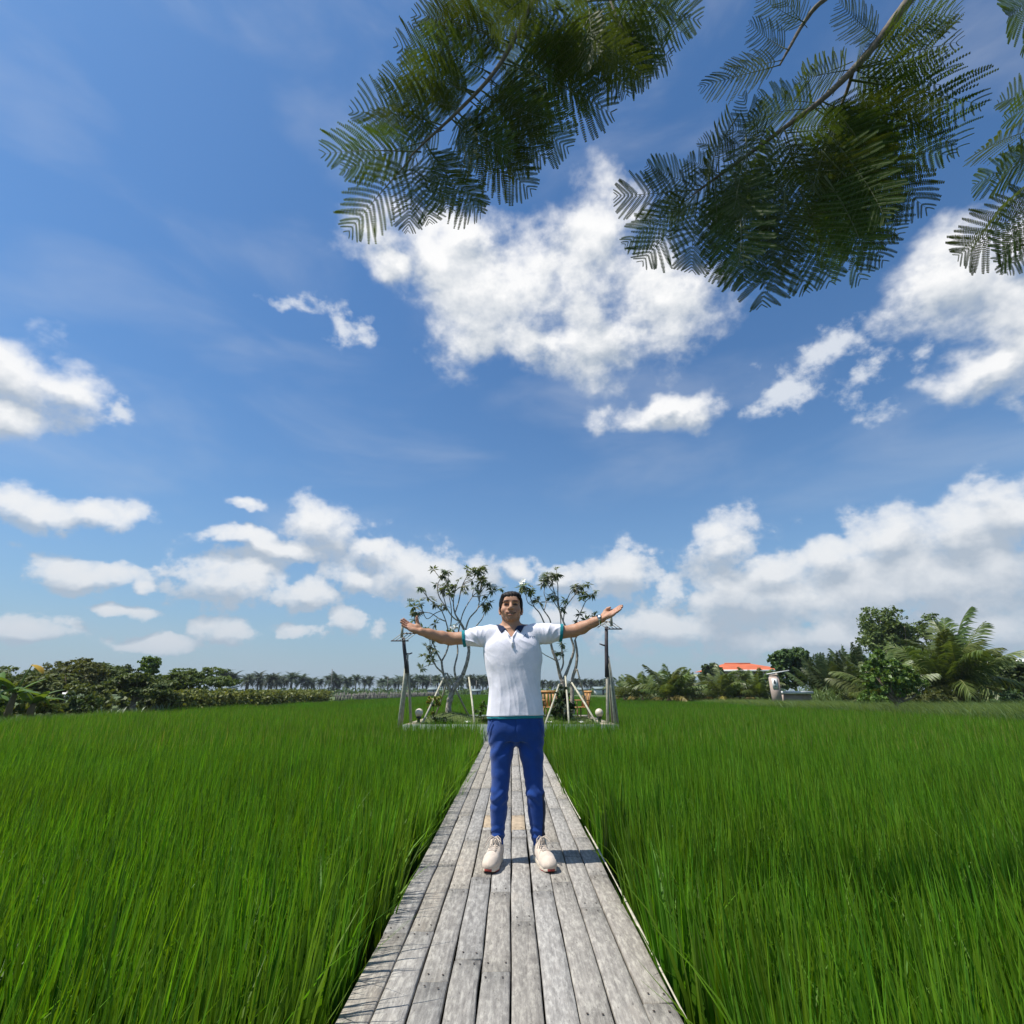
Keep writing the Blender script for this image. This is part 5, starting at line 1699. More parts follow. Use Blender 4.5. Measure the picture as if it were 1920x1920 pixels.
for b_, t_ in LL2:
    leaf(bl, b_, t_, DL + (0.28 * max(0, (300 - b_[1]) / 300)), rf.normal(0, .09), rf)
for i in range(26):
    u = rf.uniform(0, 1)
    bx, by_ = 1010 + 150 * u + rf.normal(0, 25), -30 + 90 * u + rf.normal(0, 28)
    a = rf.uniform(-.45, 2.9); ln = rf.uniform(120, 185)
    leaf(bl2, (bx, by_), (bx + ln * math.cos(a), by_ + ln * math.sin(a) * .8), 3.0 + rf.normal(0, .16), rf.normal(0, .12), rf)
for t_ in ((1292, 70), (1288, 20), (1240, 125), (1270, 110), (1200, 160), (1215, 140)):
    leaf(bl2, (1165 + rf.normal(0, 15), 45 + rf.normal(0, 20)), t_, 3.0, rf.normal(0, .1), rf, thin=t_[0] > 1260)
RL = [((1310, 355), (1147, 374)), ((1318, 350), (1205, 318)), ((1300, 366), (1168, 468)), ((1302, 368), (1200, 502)), ((1310, 360), (1292, 520)), ((1350, 330), (1374, 536)), ((1380, 330), (1412, 548)), ((1440, 380), (1446, 585)), ((1470, 360), (1518, 548)), ((1500, 350), (1562, 536)),
      ((1520, 340), (1632, 516)), ((1540, 330), (1662, 494)), ((1550, 300), (1694, 430)), ((1560, 260), (1732, 405)), ((1565, 240), (1762, 312)), ((1580, 200), (1834, 236)), ((1595, 150), (1832, 196)), ((1605, 128), (1790, 80)), ((1640, 90), (1808, 6)),
      ((1462, 122), (1312, 178)), ((1480, 95), (1398, 62)), ((1510, 42), (1414, 6)), ((1350, 325), (1283, 298)), ((1390, 298), (1316, 250)), ((1430, 268), (1366, 222)), ((1602, 130), (1640, 40)), ((1650, 72), (1560, 20)), ((1600, 130), (1480, 150)), ((1562, 242), (1520, 380)), ((1562, 245), (1600, 400)),
      ((1535, 192), (1420, 190)), ((1470, 240), (1400, 400)), ((1400, 292), (1330, 430)), ((1400, 292), (1450, 440)), ((1470, 240), (1540, 420)), ((1535, 192), (1660, 330)), ((1600, 130), (1740, 190)), ((1540, 190), (1700, 260)), ((1570, 212), (1690, 360))]
RL2 = RL + [((b[0] + rf.normal(0, 9), b[1] + rf.normal(0, 9)), (t[0] + (b[0] - t[0]) * .2 + rf.normal(0, 22), t[1] + (b[1] - t[1]) * .2 + rf.normal(0, 22))) for b, t in RL[5:]]
for b_, t_ in RL2:
    thin = b_[1] < 135 or t_[0] > 1780
    leaf(br, b_, t_, DR + .15 * max(0, (300 - b_[1]) / 300) + rf.normal(0, .05), rf.normal(0, .1), rf, thin)
for i in range(24):
    bx, by_ = rf.uniform(1360, 1620), rf.uniform(190, 400)
    a = rf.uniform(-.3, 2.6); ln = rf.uniform(110, 175)
    tx, ty = bx + ln * math.cos(a), by_ + ln * math.sin(a)
    if ty > 500 or tx > 1690: tx, ty = bx + 70 * math.cos(a), by_ + 95 * math.sin(a)
    leaf(br3, (bx, by_), (tx, ty), DR + rf.normal(0.1, .16), rf.normal(0, .12), rf)
EL = [((1990, 180), (1880, 205)), ((1995, 170), (1878, 165)), ((1995, 230), (1820, 285)), ((1990, 270), (1816, 352)), ((1985, 260), (1850, 330)), ((1975, 350), (1787, 502)), ((1985, 330), (1820, 440)), ((1965, 375), (1890, 518)), ((1970, 360), (1845, 480)), ((2000, 240), (1900, 300)), ((2060, -70), (1858, 52)), ((2060, -60), (1900, 60))]
for b_, t_ in EL:
    leaf(be, b_, t_, DE + rf.normal(0, .06), rf.normal(0, .08), rf)

# ------------------------------------------------------------------ orchard and hedge on the left
MAT_OLIVE = leaf_mat('olive_feather_leaf', (.062, .096, .024), (.140, .180, .052), .30, .6, .5, obj_var=.18)
MAT_OLIVE2 = leaf_mat('brown_green_leaf', (.070, .092, .024), (.150, .168, .052), .30, .6, .5, obj_var=.15)
MAT_BRIGHT = leaf_mat('bright_green_leaf', (.07, .14, .025), (.16, .25, .055), .3, .5, .5, obj_var=.12)
MAT_DARK = leaf_mat('dark_green_leaf', (.042, .080, .026), (.105, .155, .050), .28, .55, .5, obj_var=.18)
MAT_HEDGE = leaf_mat('hedge_leaf', (.085, .115, .018), (.22, .24, .045), .3, .5, .8, obj_var=.05)
MAT_CANE = leaf_mat('reed_leaf', (.08, .13, .035), (.19, .26, .08), .3, .5, 2, obj_var=.15)
rk = np.random.default_rng(91)
def spread_blobs(rng, w, zlo, zhi, k, depth, flat=.5, round_=1.0):
    out_ = []
    for i in range(k):
        u = rng.uniform(-1, 1)
        zc = zlo + (zhi - zlo) * rng.uniform(.25, .86) * (1 - .22 * u * u * round_)
        out_.append((u * w * .40, rng.uniform(-.5, .5) * depth, zc, w * rng.uniform(.16, .30), depth * rng.uniform(.3, .5), (zhi - zlo) * rng.uniform(.12, .22) * (1.0 if flat else 1)))
    return out_
def bg_tree(pl, pr, pt, Y, mat, label, seed, k=15, n=2600, size=.095, zlo=.5, group='feathery orchard trees on the left', name='orchard_tree', aspect=2.4, up=1.0, gz=.12, depth=None, bark=None, trunk_r=.11):
    a = at(pl, 1296, Y); b = at(pr, 1296, Y); top = at((pl + pr) / 2, pt, Y)
    w = b.x - a.x; c = (a.x + b.x) / 2
    rng = np.random.default_rng(seed)
    bl_ = spread_blobs(rng, w, zlo, top.z - gz, k, depth or w * .5)
    hz_ = max(q[2] + q[5] for q in bl_); f = (top.z - gz) / hz_
    bl_ = [(q[0], q[1], q[2] * f, q[3], q[4], q[5] * f) for q in bl_]
    return make_tree(name, (c, Y, gz), bl_, int(n * 2.3), size, mat, label, 'tree', group, seed=seed, trunk_r=trunk_r, limbs=9, aspect=aspect, up=up, bark=bark or MAT_BARK)
bg_tree(-170, 40, 1246, 21, MAT_OLIVE, 'olive feathery tree at the left edge behind the banana plants', 101, n=3000)
bg_tree(20, 170, 1232, 25, MAT_OLIVE2, 'tallest brown-green feathery tree, left of the orchard', 102, k=13, n=3600)
bg_tree(60, 190, 1262, 20.5, MAT_OLIVE2, 'low brown-green tree right behind the banana plants', 103, n=2600, zlo=.3)
bg_tree(120, 240, 1240, 29, MAT_OLIVE, 'flat topped olive tree in the middle of the orchard', 104, n=3000)
bg_tree(180, 330, 1264, 22, MAT_OLIVE, 'broad low olive tree with pale bare stems beneath', 105, k=13, n=3400, zlo=.6, bark=MAT_PALE_BARK)
bg_tree(246, 322, 1231, 35, MAT_BRIGHT, 'bright green rounded tree rising above the orchard', 106, k=9, n=2600, size=.105, aspect=1.5, up=.6, group=None, name='leafy_tree')
bg_tree(205, 270, 1246, 38, MAT_DARK, 'dark green tree behind the middle of the orchard', 107, n=1800, size=.12)
bg_tree(285, 370, 1262, 27, MAT_OLIVE, 'small olive tree left of the hedge', 108, n=2200, zlo=.7)
bg_tree(325, 440, 1251, 31, MAT_OLIVE, 'open crowned feathery tree standing over the hedge', 109, k=10, n=2400, zlo=1.0, bark=MAT_PALE_BARK, trunk_r=.07)
for i, (x_, y_, w_, h_, lab) in enumerate(((-19.5, 15.5, 4.5, 3.2, 'olive tree standing left of the banana plants'), (-18.5, 10.5, 4.5, 2.9, 'olive tree further left along the field edge'), (-19.0, 5.0, 5.0, 3.1, 'olive tree far left beside the field'), (21.5, 17.5, 4.0, 2.6, 'olive tree right of the last coconut palm'), (20.5, 11.5, 4.2, 2.4, 'olive tree far right beside the wild grass'))):
    rng_ = np.random.default_rng(500 + i)
    make_tree('orchard_tree', (x_, y_, .12), spread_blobs(rng_, w_, .4, h_, 13, w_ * .5), 4200, .10, (MAT_OLIVE, MAT_OLIVE2)[i % 2], lab, 'tree', None, seed=500 + i, trunk_r=.10, limbs=8, aspect=2.2, up=1.0)
# undergrowth
for i, (px, Y, w, h, mt, lab) in enumerate(((20, 17.2, 1.6, 1.0, MAT_BRIGHT, 'bright leafy bush at the left edge of the field'), (95, 18.0, 1.7, .95, MAT_HEDGE, 'yellowish bush beside the banana plants'), (150, 18.8, 1.6, .8, MAT_DARK, 'dark bush in front of the white sign board'), (205, 20.0, 1.8, .85, MAT_OLIVE2, 'brownish bush between sign board and aloes'), (262, 23.6, 1.9, .8, MAT_DARK, 'dark bush behind the aloes'), (318, 24.0, 1.7, .8, MAT_OLIVE, 'olive bush at the near end of the hedge'), (350, 27, 2.2, .9, MAT_DARK, 'dark bush behind the near end of the hedge'))):
    p = at(px, 1310, Y)
    make_tree('bush', (p.x - (.5 if px < 300 else .6), Y, .12), [(rk.uniform(-.4, .4) * w, rk.uniform(-.2, .2), h * rk.uniform(.25, .75), w * .32, .5, h * .34) for _ in range(5)], 900, .10, mt, lab, 'bush', seed=200 + i, trunk_r=.03, limbs=4, aspect=1.8)
# banana plants
MAT_BANANA = leaf_mat('banana_leaf', (.06, .13, .02), (.17, .26, .05), .4, .4, 1.5, obj_var=.15)
MAT_BANANA_DRY = leaf_mat('dry_banana_leaf', (.42, .24, .02), (.55, .34, .04), .3, .6, 2, obj_var=.05)
MAT_STEM = simple('banana_stem', (.15, .11, .06), .7, .4, 6)
def banana_leaf(name, rng, mat, L=1.5, W=.36, arch=1.1):
    mb = MB(); n = 9; s = np.linspace(0, 1, n); ang = 1.15 - arch * s
    x = np.concatenate([[0], np.cumsum(np.cos(ang[:-1]) * L / (n - 1))]); z = np.concatenate([[0], np.cumsum(np.sin(ang[:-1]) * L / (n - 1))])
    w = W * .5 * np.sin(np.pi * np.clip(.08 + .9 * s, 0, 1)) ** .6
    V = np.stack([np.stack([x, -w, z - w * .35], -1), np.stack([x, w * 0, z], -1), np.stack([x, w, z - w * .35], -1)], 1).reshape(-1, 3)
    i = np.arange(n - 1) * 3
    mb.add(V, np.concatenate([np.stack([i, i + 1, i + 4, i + 3], -1), np.stack([i + 1, i + 2, i + 5, i + 4], -1)]))
    return mb.mesh(name, mat)
BAN = [banana_leaf('banana_leaf', rk, MAT_BANANA, 1.5, .42, a) for a in (.7, 1.2, 1.7)]; BAN_DRY = banana_leaf('banana_leaf_dry', rk, MAT_BANANA_DRY, .62, .26, 1.4)
for i, (px, Y, h, lab) in enumerate(((-10, 15.6, .75, 'banana plant cut by the left edge of the picture'), (38, 16.4, .85, 'banana plant with a dried orange leaf on top'), (78, 17.0, .55, 'smaller banana plant, rightmost of the banana clump'))):
    p = at(px, 1310, Y); e = empty('banana_plant', (p.x - .25, Y, .12)); tag(e, lab, 'banana plant', 'banana plants at the left edge')
    mb = MB(); mb.tube([(0, 0, -.1), (.02, 0, h * .6), (.05, 0, h)], [.10, .085, .06], 8); mb.build('stem', MAT_STEM, e, True)
    for j in range(8):
        o = link('leaf', BAN[rk.integers(0, 3)], e, (.05, 0, h * .95), None, None)
        o.matrix_local = Matrix.Translation((.05, 0, h * .95)) @ Matrix.Rotation(j * 2.4 + rk.normal(0, .3), 4, 'Z') @ Matrix.Rotation(rk.uniform(-.1, .75), 4, 'Y') @ Matrix.Scale(rk.uniform(.5, .8), 4)
    if i == 1:
        o = link('leaf', BAN_DRY, e); o.matrix_local = Matrix.Translation((.30, 0, h + .80)) @ Matrix.Rotation(-.2, 4, 'Z') @ Matrix.Rotation(1.0, 4, 'Y'); o['label'] = 'dried orange leaf'
        mb = MB(); mb.tube([(.05, 0, h * .9), (.2, 0, h + .5), (.32, 0, h + .82)], [.03, .024, .015], 6); mb.build('leaf_stalk', MAT_CANE, e)
# white board on a post among the bushes
p = at(120, 1314, 19.0); e = empty('sign_board', (p.x, 19.0, .12)); tag(e, 'small blank white board standing among the left bushes', 'sign')
MAT_WHITE = simple('white_paint', (.72, .72, .70), .6, .08)
mb = MB(); mb.box((0, 0, .72), (.24, .03, .26)); mb.build('board', MAT_WHITE, e)
mb = MB(); mb.tube([(0, .03, -.1), (0, .03, .9)], .02, 6); mb.build('post', MAT_BAMBOO, e)
# aloes
MAT_ALOE = leaf_mat('aloe_leaf', (.10, .13, .07), (.22, .27, .16), .1, .5, 3, obj_var=.15)
def spiky(name, rng, k, L, mat):
    mb = MB()
    for i in range(k):
        a = rng.uniform(0, 6.28); el = rng.uniform(.25, 1.3); s = np.linspace(0, 1, 5)
        d = np.array([math.cos(a) * math.cos(el), math.sin(a) * math.cos(el), math.sin(el)]); sd = np.array([-math.sin(a), math.cos(a), 0])
        l = L * rng.uniform(.7, 1.1)
        ctr = d * (s * l)[:, None] + np.array([0, 0, -1.0]) * (s ** 2 * l * .35 * math.cos(el))[:, None]
        w = .045 * l / .6 * (1 - s) ** .7
        V = np.stack([ctr - sd * w[:, None], ctr + sd * w[:, None]], 1).reshape(-1, 3); q = np.arange(4) * 2
        mb.add(V, np.stack([q, q + 1, q + 3, q + 2], -1))
    return mb.mesh(name, mat)
ALOE = [spiky('aloe', rk, 22, .62, MAT_ALOE) for _ in range(3)]
for i, px in enumerate(np.linspace(158, 300, 11)):
    Y = float(np.interp(px, [158, 300], [18.8, 22.6])); p = at(px, 1320, Y)
    o = link('aloe_plant', ALOE[i % 3], None, (-14.0 + rk.normal(0, .12), Y, .10), (0, 0, rk.uniform(0, 6)), (1, 1, rk.uniform(.8, 1.1)))
    tag(o, 'grey-green spiky aloe in the row under the low olive trees', 'aloe', 'row of aloes along the left edge of the field')
# hedge
hd = empty('hedge', (-14.45, 32, .12)); tag(hd, 'long yellow-green clipped hedge along the left edge of the field', 'hedge')
C = np.stack([rk.normal(0, .26, 15000), rk.uniform(-9.5, 10.2, 15000), np.zeros(15000)], -1)
C[:, 2] = rk.uniform(0.05, 1, 15000) ** .75 * (.90 + .07 * np.sin(C[:, 1] * 2.3) + .05 * np.sin(C[:, 1] * 5.1 + 1))
V, F = leaf_quads(rk, C, np.tile(np.array([[.6, -.3, .4]]), (15000, 1)), .085, 1.6, .5, .8)
fo_ = link('foliage', mesh('foliage', V, F, MAT_HEDGE), hd); fo_['kind'] = 'stuff'
for yy in np.arange(-9, 8.6, 1.6):
    mb = MB(); mb.tube([(0, yy, -.1), (rk.normal(0, .05), yy + rk.normal(0, .1), .7)], [.03, .015], 6); mb.build('stem', MAT_BARK, hd)
# dry stick fence beyond the hedge
MAT_STICK = simple('grey_sticks', (.17, .16, .14), .9, .4, 3)
fe = empty('stick_fence', (-13.6, 55, .1)); tag(fe, 'grey dry stick fence beyond the hedge at the field edge', 'fence')
mb = MB()
for i in range(420):
    y = rk.uniform(-13.5, 34); x = .05 * max(0, y) + rk.normal(0, .12); h = rk.uniform(.5, .85)
    mb.box((x, y, h / 2), (.05, .05, h), np.array(Euler((rk.normal(0, .06), rk.normal(0, .06), 0)).to_matrix()))
so_ = mb.build('stake', MAT_STICK, fe); so_['kind'] = 'stuff'
for z in (.25, .55):
    mb = MB(); mb.tube([(0, -13.5, z), (0.2, 0, z + .02), (1.7, 34, z)], .03, 5); mb.build('rail', MAT_STICK, fe)

# ------------------------------------------------------------------ far row of palms
MAT_FARPALM = leaf_mat('far_palm_leaf', (.030, .052, .028), (.062, .088, .044), .18, .6, .5, obj_var=.2)
MAT_FARTRUNK = simple('far_palm_trunk', (.12, .11, .10), .9, .3, 1)
def far_palm(name, rng):
    mb = MB()
    H_ = rng.uniform(3.5, 4.1)
    mb.tube([(0, 0, -.2), (rng.normal(0, .05), 0, H_ * .5), (0, 0, H_)], [.23, .17, .15], 7, mi=1)
    for i in range(30):
        a = i * 2.4; el = rng.uniform(-.6, 1.25); L = rng.uniform(2.2, 3.0)
        s = np.linspace(0, 1, 7); ang = el - 1.3 * s ** 1.3
        r = np.concatenate([[0], np.cumsum(np.cos(ang[:-1]) * L / 6)]); z = np.concatenate([[0], np.cumsum(np.sin(ang[:-1]) * L / 6)])
        ctr = np.stack([r * math.cos(a), r * math.sin(a), H_ + z], -1); sd = np.array([-math.sin(a), math.cos(a), 0])
        for k in range(1, 7):
            for sg in (-1, 1):
                w = .80 * math.sin(math.pi * min(1, .25 + .7 * s[k])); e = ctr[k] + sd * sg * w + np.array([0, 0, -.42 * w]) + (ctr[k] - ctr[k - 1]) * .7
                mb.add([ctr[k - 1], ctr[k], e], [(0, 1, 2)])
    return mb.mesh(name, [MAT_FARPALM, MAT_FARTRUNK])
FARP = [far_palm('palm_tree', rk) for _ in range(4)]
def place_palm(px, Y, s, lab, grp):
    p = at(px, 1296, Y)
    o = link('palm_tree', FARP[rk.integers(0, 4)], None, (p.x, Y, .1), (0, 0, rk.uniform(0, 6)), (s, s, s))
    tag(o, lab, 'palm tree', grp)
for px in list(np.arange(416, 690, 8.5)):
    place_palm(px + rk.normal(0, 5), float(np.interp(px, [416, 690], [118, 172])) + rk.normal(0, 4), rk.uniform(.78, 1.14) * np.interp(px, [416, 690], [.86, 1.02]), 'dark feathery palm in the far row left of the gap', 'far palm row left of the gap')
for px in list(np.arange(712, 935, 7.2)):
    place_palm(px + rk.normal(0, 4), 176 + rk.normal(0, 7), rk.uniform(.80, 1.16), 'dark palm in the far row behind the left frangipani', 'far palm row behind the left frangipani')
for px in list(np.arange(1006, 1150, 7.5)):
    place_palm(px + rk.normal(0, 2), 200 + rk.normal(0, 8), rk.uniform(.82, 1.0), 'dark palm in the far row behind the right frangipani', 'far palm row behind the right frangipani')
# low scrub under the far palms: a far mass
n = 9000
X = rk.uniform(-75, 60, n); Yq = 128 + rk.uniform(0, 75, n)
C = np.stack([X, Yq, .1 + rk.uniform(0, 1, n) ** 1.5 * (1.3 + .5 * np.sin(X * .9))], -1)
V, F = leaf_quads(rk, C, np.zeros((n, 3)), .40, 1.4, .6, 1)
sc_ = link('scrub', mesh('scrub', V, F, MAT_DARK)); tag(sc_, 'dark low scrub under the far palm rows', 'scrub', kind='stuff')
# small white sheds and poles far off
MAT_SHED = simple('shed_wall', (.50, .53, .52), .8, .1, 1); MAT_SHEDROOF = simple('shed_roof', (.20, .25, .25), .6, .15, 1)
def shed(px, w, h, Y, lab):
    p = at(px, 1296, Y); e = empty('shed', (p.x, Y, .1)); tag(e, lab, 'shed')
    mb = MB(); mb.box((0, 0, h / 2), (w, 3, h)); mb.build('wall', MAT_SHED, e)
    mb = MB(); mb.box((0, 0, h + .12), (w + .6, 3.6, .22), np.array(Euler((R(6), 0, 0)).to_matrix())); mb.build('roof', MAT_SHEDROOF, e)
    mb = MB(); mb.box((w * .2, -1.52, h * .45), (w * .16, .06, h * .7)); mb.build('door', MAT_DARKWOOD, e)
shed(812, 1.7, 1.3, 122, 'small white shed under the far palms left of the frangipani trunk')
shed(893, 1.8, 1.0, 124, 'small white shed close to the left side of the person')
shed(1092, 1.7, 1.3, 126, 'small pale shed behind the right frangipani')
shed(1125, 2.4, 1.5, 126, 'long pale shed beside the right tray post')
shed(424, 1.8, 1.4, 90, 'pale shed glimpsed over the hedge')
for px, pt, Y, lab in ((621.5, 1254, 120, 'thin leaning pole rising over the left palm row'), (806, 1268, 125, 'thin grey pole left of the left frangipani trunk'), (892, 1276, 125, 'short grey pole beside the left side of the person'), (726, 1268, 130, 'short pole behind the left tray post')):
    p = at(px, 1296, Y); t = at(px + 1.5, pt, Y)
    pole('utility_pole', [(p.x, Y, -.1), tuple(t)], [.10, .07], MAT_STICK, lab, 'pole', None, 6)

# ------------------------------------------------------------------ right side
FR = [frond_mesh('frond', rk, 2.4, .62, 36, .070, MAT_COCO, arch=a, droop=d, ribmat=MAT_RIB) for a, d in ((.35, .5), (.5, .7), (.7, .9))] + [frond_mesh('frond_yellow', rk, 2.0, .55, 32, .07, MAT_COCO_YEL, arch=.8, droop=1.0, ribmat=MAT_RIB)]
for i, (px, Y, s, k, y_, lab) in enumerate(((1172, 47, .95, 20, 2, 'young coconut palm, leftmost of the row right of the tray post'), (1205, 44, 1.15, 18, 2, 'young coconut palm with a tall dark frond, second in the row'), (1255, 41, 1.25, 24, 3, 'largest bushy young coconut palm in the middle of the row'), (1282, 43, 1.1, 20, 2, 'young coconut palm just right of the largest one'), (1312, 45, 1.0, 18, 1, 'young coconut palm below the dark far tree'), (1352, 42, 1.1, 20, 3, 'young coconut palm in front of the left end of the red roof'), (1388, 43, 1.15, 20, 2, 'young coconut palm in front of the middle of the red roof'), (1425, 41, 1.1, 20, 2, 'young coconut palm just left of the pink pillar'))):
    p = at(px, 1312, Y)
    coconut('coconut_palm', (p.x, Y, .10), k, FR, lab, 'young coconut palms on the right bank', 300 + i, .35, .16, s, y_, el_range=(5, 85))
# far dark tree and red roofed building
bg_tree(1318, 1358, 1245, 72, MAT_DARK, 'dark rounded tree left of the red roofed building', 401, k=9, n=2200, size=.20, zlo=.6, group=None, name='leafy_tree', aspect=1.4, gz=.14)
MAT_ROOF = simple('orange_tiles', (.52, .125, .045), .75, .18, .6)
MAT_WALL = simple('cream_wall', (.42, .43, .36), .85, .12, .5)
MAT_GLASS = simple('dark_window', (.03, .035, .04), .15, .1)
Yb = 78.0
pa = at(1348, 1262, Yb); pb = at(1475, 1252, Yb)
bd = empty('building', ((pa.x + pb.x) / 2, Yb, .14)); tag(bd, 'long building with orange tiled hip roof behind the palms', 'building')
w = pb.x - pa.x; ez = pa.z + .45 - .14; rz_ = at(1400, 1241, Yb).z - .14
mb = MB(); mb.box((0, 5, ez / 2), (w - 1.2, 9, ez)); mb.build('wall', MAT_WALL, bd)
hx, hy = w / 2, 5.4
mb = MB(); mb.add([(-hx, -.6, ez), (hx, -.6, ez), (hx, 10.6, ez), (-hx, 10.6, ez), (-hx + 3.0, 5, rz_), (hx - 3.0, 5, rz_)], [(0, 1, 5, 4), (2, 3, 4, 5)]); mb.add([(-hx, -.6, ez), (-hx, 10.6, ez), (-hx + 3.0, 5, rz_), (hx, -.6, ez), (hx, 10.6, ez), (hx - 3.0, 5, rz_)], [(0, 2, 1), (3, 4, 5)])
rfo = mb.build('roof', MAT_ROOF, bd)
mb = MB(); mb.box((0, -.62, ez - .13), (w, .10, .26)); mb.build('fascia', MAT_WHITE, bd)
mb = MB(); mb.tube([(-hx + 3.0, 5, rz_ + .03), (hx - 3.0, 5, rz_ + .03)], .10, 6); mb.build('ridge', MAT_ROOF, rfo)
for k in range(9):
    x = -w / 2 + 1.4 + k * (w - 2.8) / 8
    mb = MB(); mb.box((x, .42, ez * .55), (.9, .12, ez * .42)); wo_ = mb.build('window', MAT_GLASS, bd)
    mb = MB(); mb.box((x + .62, .10, ez * .5), (.22, .22, ez)); mb.build('column', MAT_WHITE, bd)
# pink gate pillar with the sign and low wall
MAT_PINK = simple('pinkish_render', (.43, .335, .28), .9, .15, 4, bump=.004)
Yg = 33.0
p = at(1456, 1306, Yg)
gp = empty('gate_pillar', (p.x, Yg, .10), R(-20)); gp.scale = (1.25, 1.25, 1.25); tag(gp, 'pinkish pillar with a small white sign and a tilted slab on top', 'pillar')
mb = MB(); mb.box((0, 0, .70), (.42, .42, 1.4)); mb.build('shaft', MAT_PINK, gp)
mb = MB(); mb.box((0, 0, 1.47), (.38, .38, .16)); mb.build('neck', MAT_PINK, gp)
mb = MB(); mb.box((.22, 0, 1.60), (1.0, .40, .05), np.array(Euler((0, R(-9), 0)).to_matrix())); mb.build('slab', MAT_WHITE, gp)
mb = MB(); mb.lathe([(0, -.04), (.045, -.03), (.05, 0), (.03, .035), (0, .04)], (.13, -.22, 1.50), 12); mb.build('spotlight', simple('cream_lamp', (.6, .5, .38), .5), gp, True)
mb = MB(); mb.box((0, -.222, 1.08), (.24, .022, .46)); sg = mb.build('sign_plate', MAT_WHITE, gp)
MAT_INK = simple('slate_ink', (.05, .07, .08), .7, .1)
mb = MB(); tp = [(0, .165), (.028, .11), (.05, .05), (.058, .0), (.04, -.035), (0, -.042), (-.04, -.035), (-.058, .0), (-.05, .05), (-.028, .11)]
mb.add([(x, -.2345, 1.08 + z + .02) for x, z in tp], [list(range(10))]); mb.add([(-.009, -.2345, 1.055), (.009, -.2345, 1.055), (.009, -.2345, .985), (-.009, -.2345, .985)], [(0, 3, 2, 1)]); mb.add([(-.05, -.2345, .935), (-.02, -.2345, .965), (.03, -.2345, .968), (.055, -.2345, .935)], [(0, 1, 2, 3)])
mb.build('tree_symbol', MAT_INK, sg)
gw = empty('low_wall', (at(1492, 1306, Yg + .6).x, Yg + .6, .10)); gw.scale = (1.0, 1.0, 1.45); tag(gw, 'low pink wall with white coping beside the pillar', 'wall')
mb = MB(); mb.box((0, 0, .26), (1.65, .5, .52)); mb.build('wall', MAT_PINK, gw)
mb = MB(); mb.box((0, -.05, .58), (1.72, .9, .10)); mb.build('coping', MAT_WHITE, gw)
# reed clumps
def reed_mesh(name, rng, k, H_):
    mb = MB()
    for i in range(k):
        V, F = blade(rng, (rng.normal(0, .14), rng.normal(0, .14), 0), H_ * rng.uniform(.55, 1.1), rng.uniform(.03, .055), rng.uniform(0, 6.28), rng.uniform(.05, .35), rng.uniform(.1, .9), 6, rng.uniform(0, 6.28))
        mb.add(V, F)
    return mb.mesh(name, MAT_CANE)
REED = [reed_mesh('reed', rk, 55, 1.35) for _ in range(3)]
for i, (px, Y, s) in enumerate(((1478, 36.5, 1.05), (1500, 36, 1.1), (1520, 34.5, 1.0), (1538, 33.5, 1.15), (1552, 32.5, 1.1), (1568, 31.5, 1.05), (1585, 31, .95), (1510, 38, 1.3), (1545, 36, 1.25))):
    p = at(px, 1310, Y); o = link('reed_clump', REED[i % 3], None, (p.x, Y, .10), (0, 0, rk.uniform(0, 6)), (s, s, s))
    tag(o, 'pale green reed clump in the patch right of the pink pillar', 'reeds', 'reed clumps right of the pillar')
bg_tree(1455, 1532, 1212, 40, MAT_DARK, 'round dark green tree at the right end of the red roof', 402, k=10, n=3600, size=.115, zlo=.4, group=None, name='leafy_tree', aspect=1.4, up=.5, gz=.14)
bg_tree(1636, 1765, 1140, 40, MAT_OLIVE, 'tall leafy tree behind the big coconut palm', 403, k=15, n=5200, size=.105, zlo=1.4, group=None, name='leafy_tree', aspect=1.4, up=.5, gz=.14)
bg_tree(1780, 1880, 1178, 38, MAT_OLIVE, 'olive tree behind the right side of the big coconut palm', 404, k=10, n=3200, size=.115, zlo=.6, group=None, name='leafy_tree', aspect=1.5, gz=.14)
bg_tree(1850, 1990, 1228, 27, MAT_DARK, 'dark shrubby tree at the right edge of the picture', 405, k=10, n=3200, size=.105, zlo=.2, group=None, name='leafy_tree', aspect=1.5, gz=.14)
bg_tree(1560, 1640, 1225, 37, MAT_DARK, 'dark tree between the feather palms and the bright shrub', 406, k=9, n=3000, size=.11, zlo=.3, group=None, name='leafy_tree', aspect=1.6, gz=.14)
# upright feather palms
MAT_NIPA = leaf_mat('nipa_leaf', (.045, .075, .026), (.11, .14, .05), .26, .45, 2, obj_var=.2)
NF = [frond_mesh('nipa_frond', rk, 3.0, .66, 36, .085, MAT_NIPA, arch=a, droop=d, ribmat=MAT_RIB) for a, d in ((-.1, .25), (.05, .35), (.2, .5))] + [frond_mesh('nipa_frond_dry', rk, 2.4, .5, 28, .05, MAT_COCO_YEL, arch=.8, droop=.9, ribmat=MAT_RIB)]
for i, (px, Y, s, lab) in enumerate(((1540, 37, .95, 'upright feather palm right of the round dark tree'), (1572, 36, 1.0, 'upright feather palm with dark spear leaves'), (1604, 36, 1.15, 'tallest upright feather palm behind the bright shrub'))):
    p = at(px, 1310, Y)
    coconut('feather_palm', (p.x, Y, .12), 20, NF, lab, 'feather palms on the right bank', 320 + i, .3, .14, s, 1, el_range=(38, 92))
BF = [frond_mesh('big_frond', rk, 3.1, .90, 48, .070, MAT_COCO, arch=a, droop=d, ribmat=MAT_RIB, rib=.028) for a, d in ((.25, .55), (.45, .8), (.65, 1.1))] + [frond_mesh('big_frond_yellow', rk, 2.6, .7, 38, .05, MAT_COCO_YEL, arch=.8, droop=1.1, ribmat=MAT_RIB, rib=.028)]
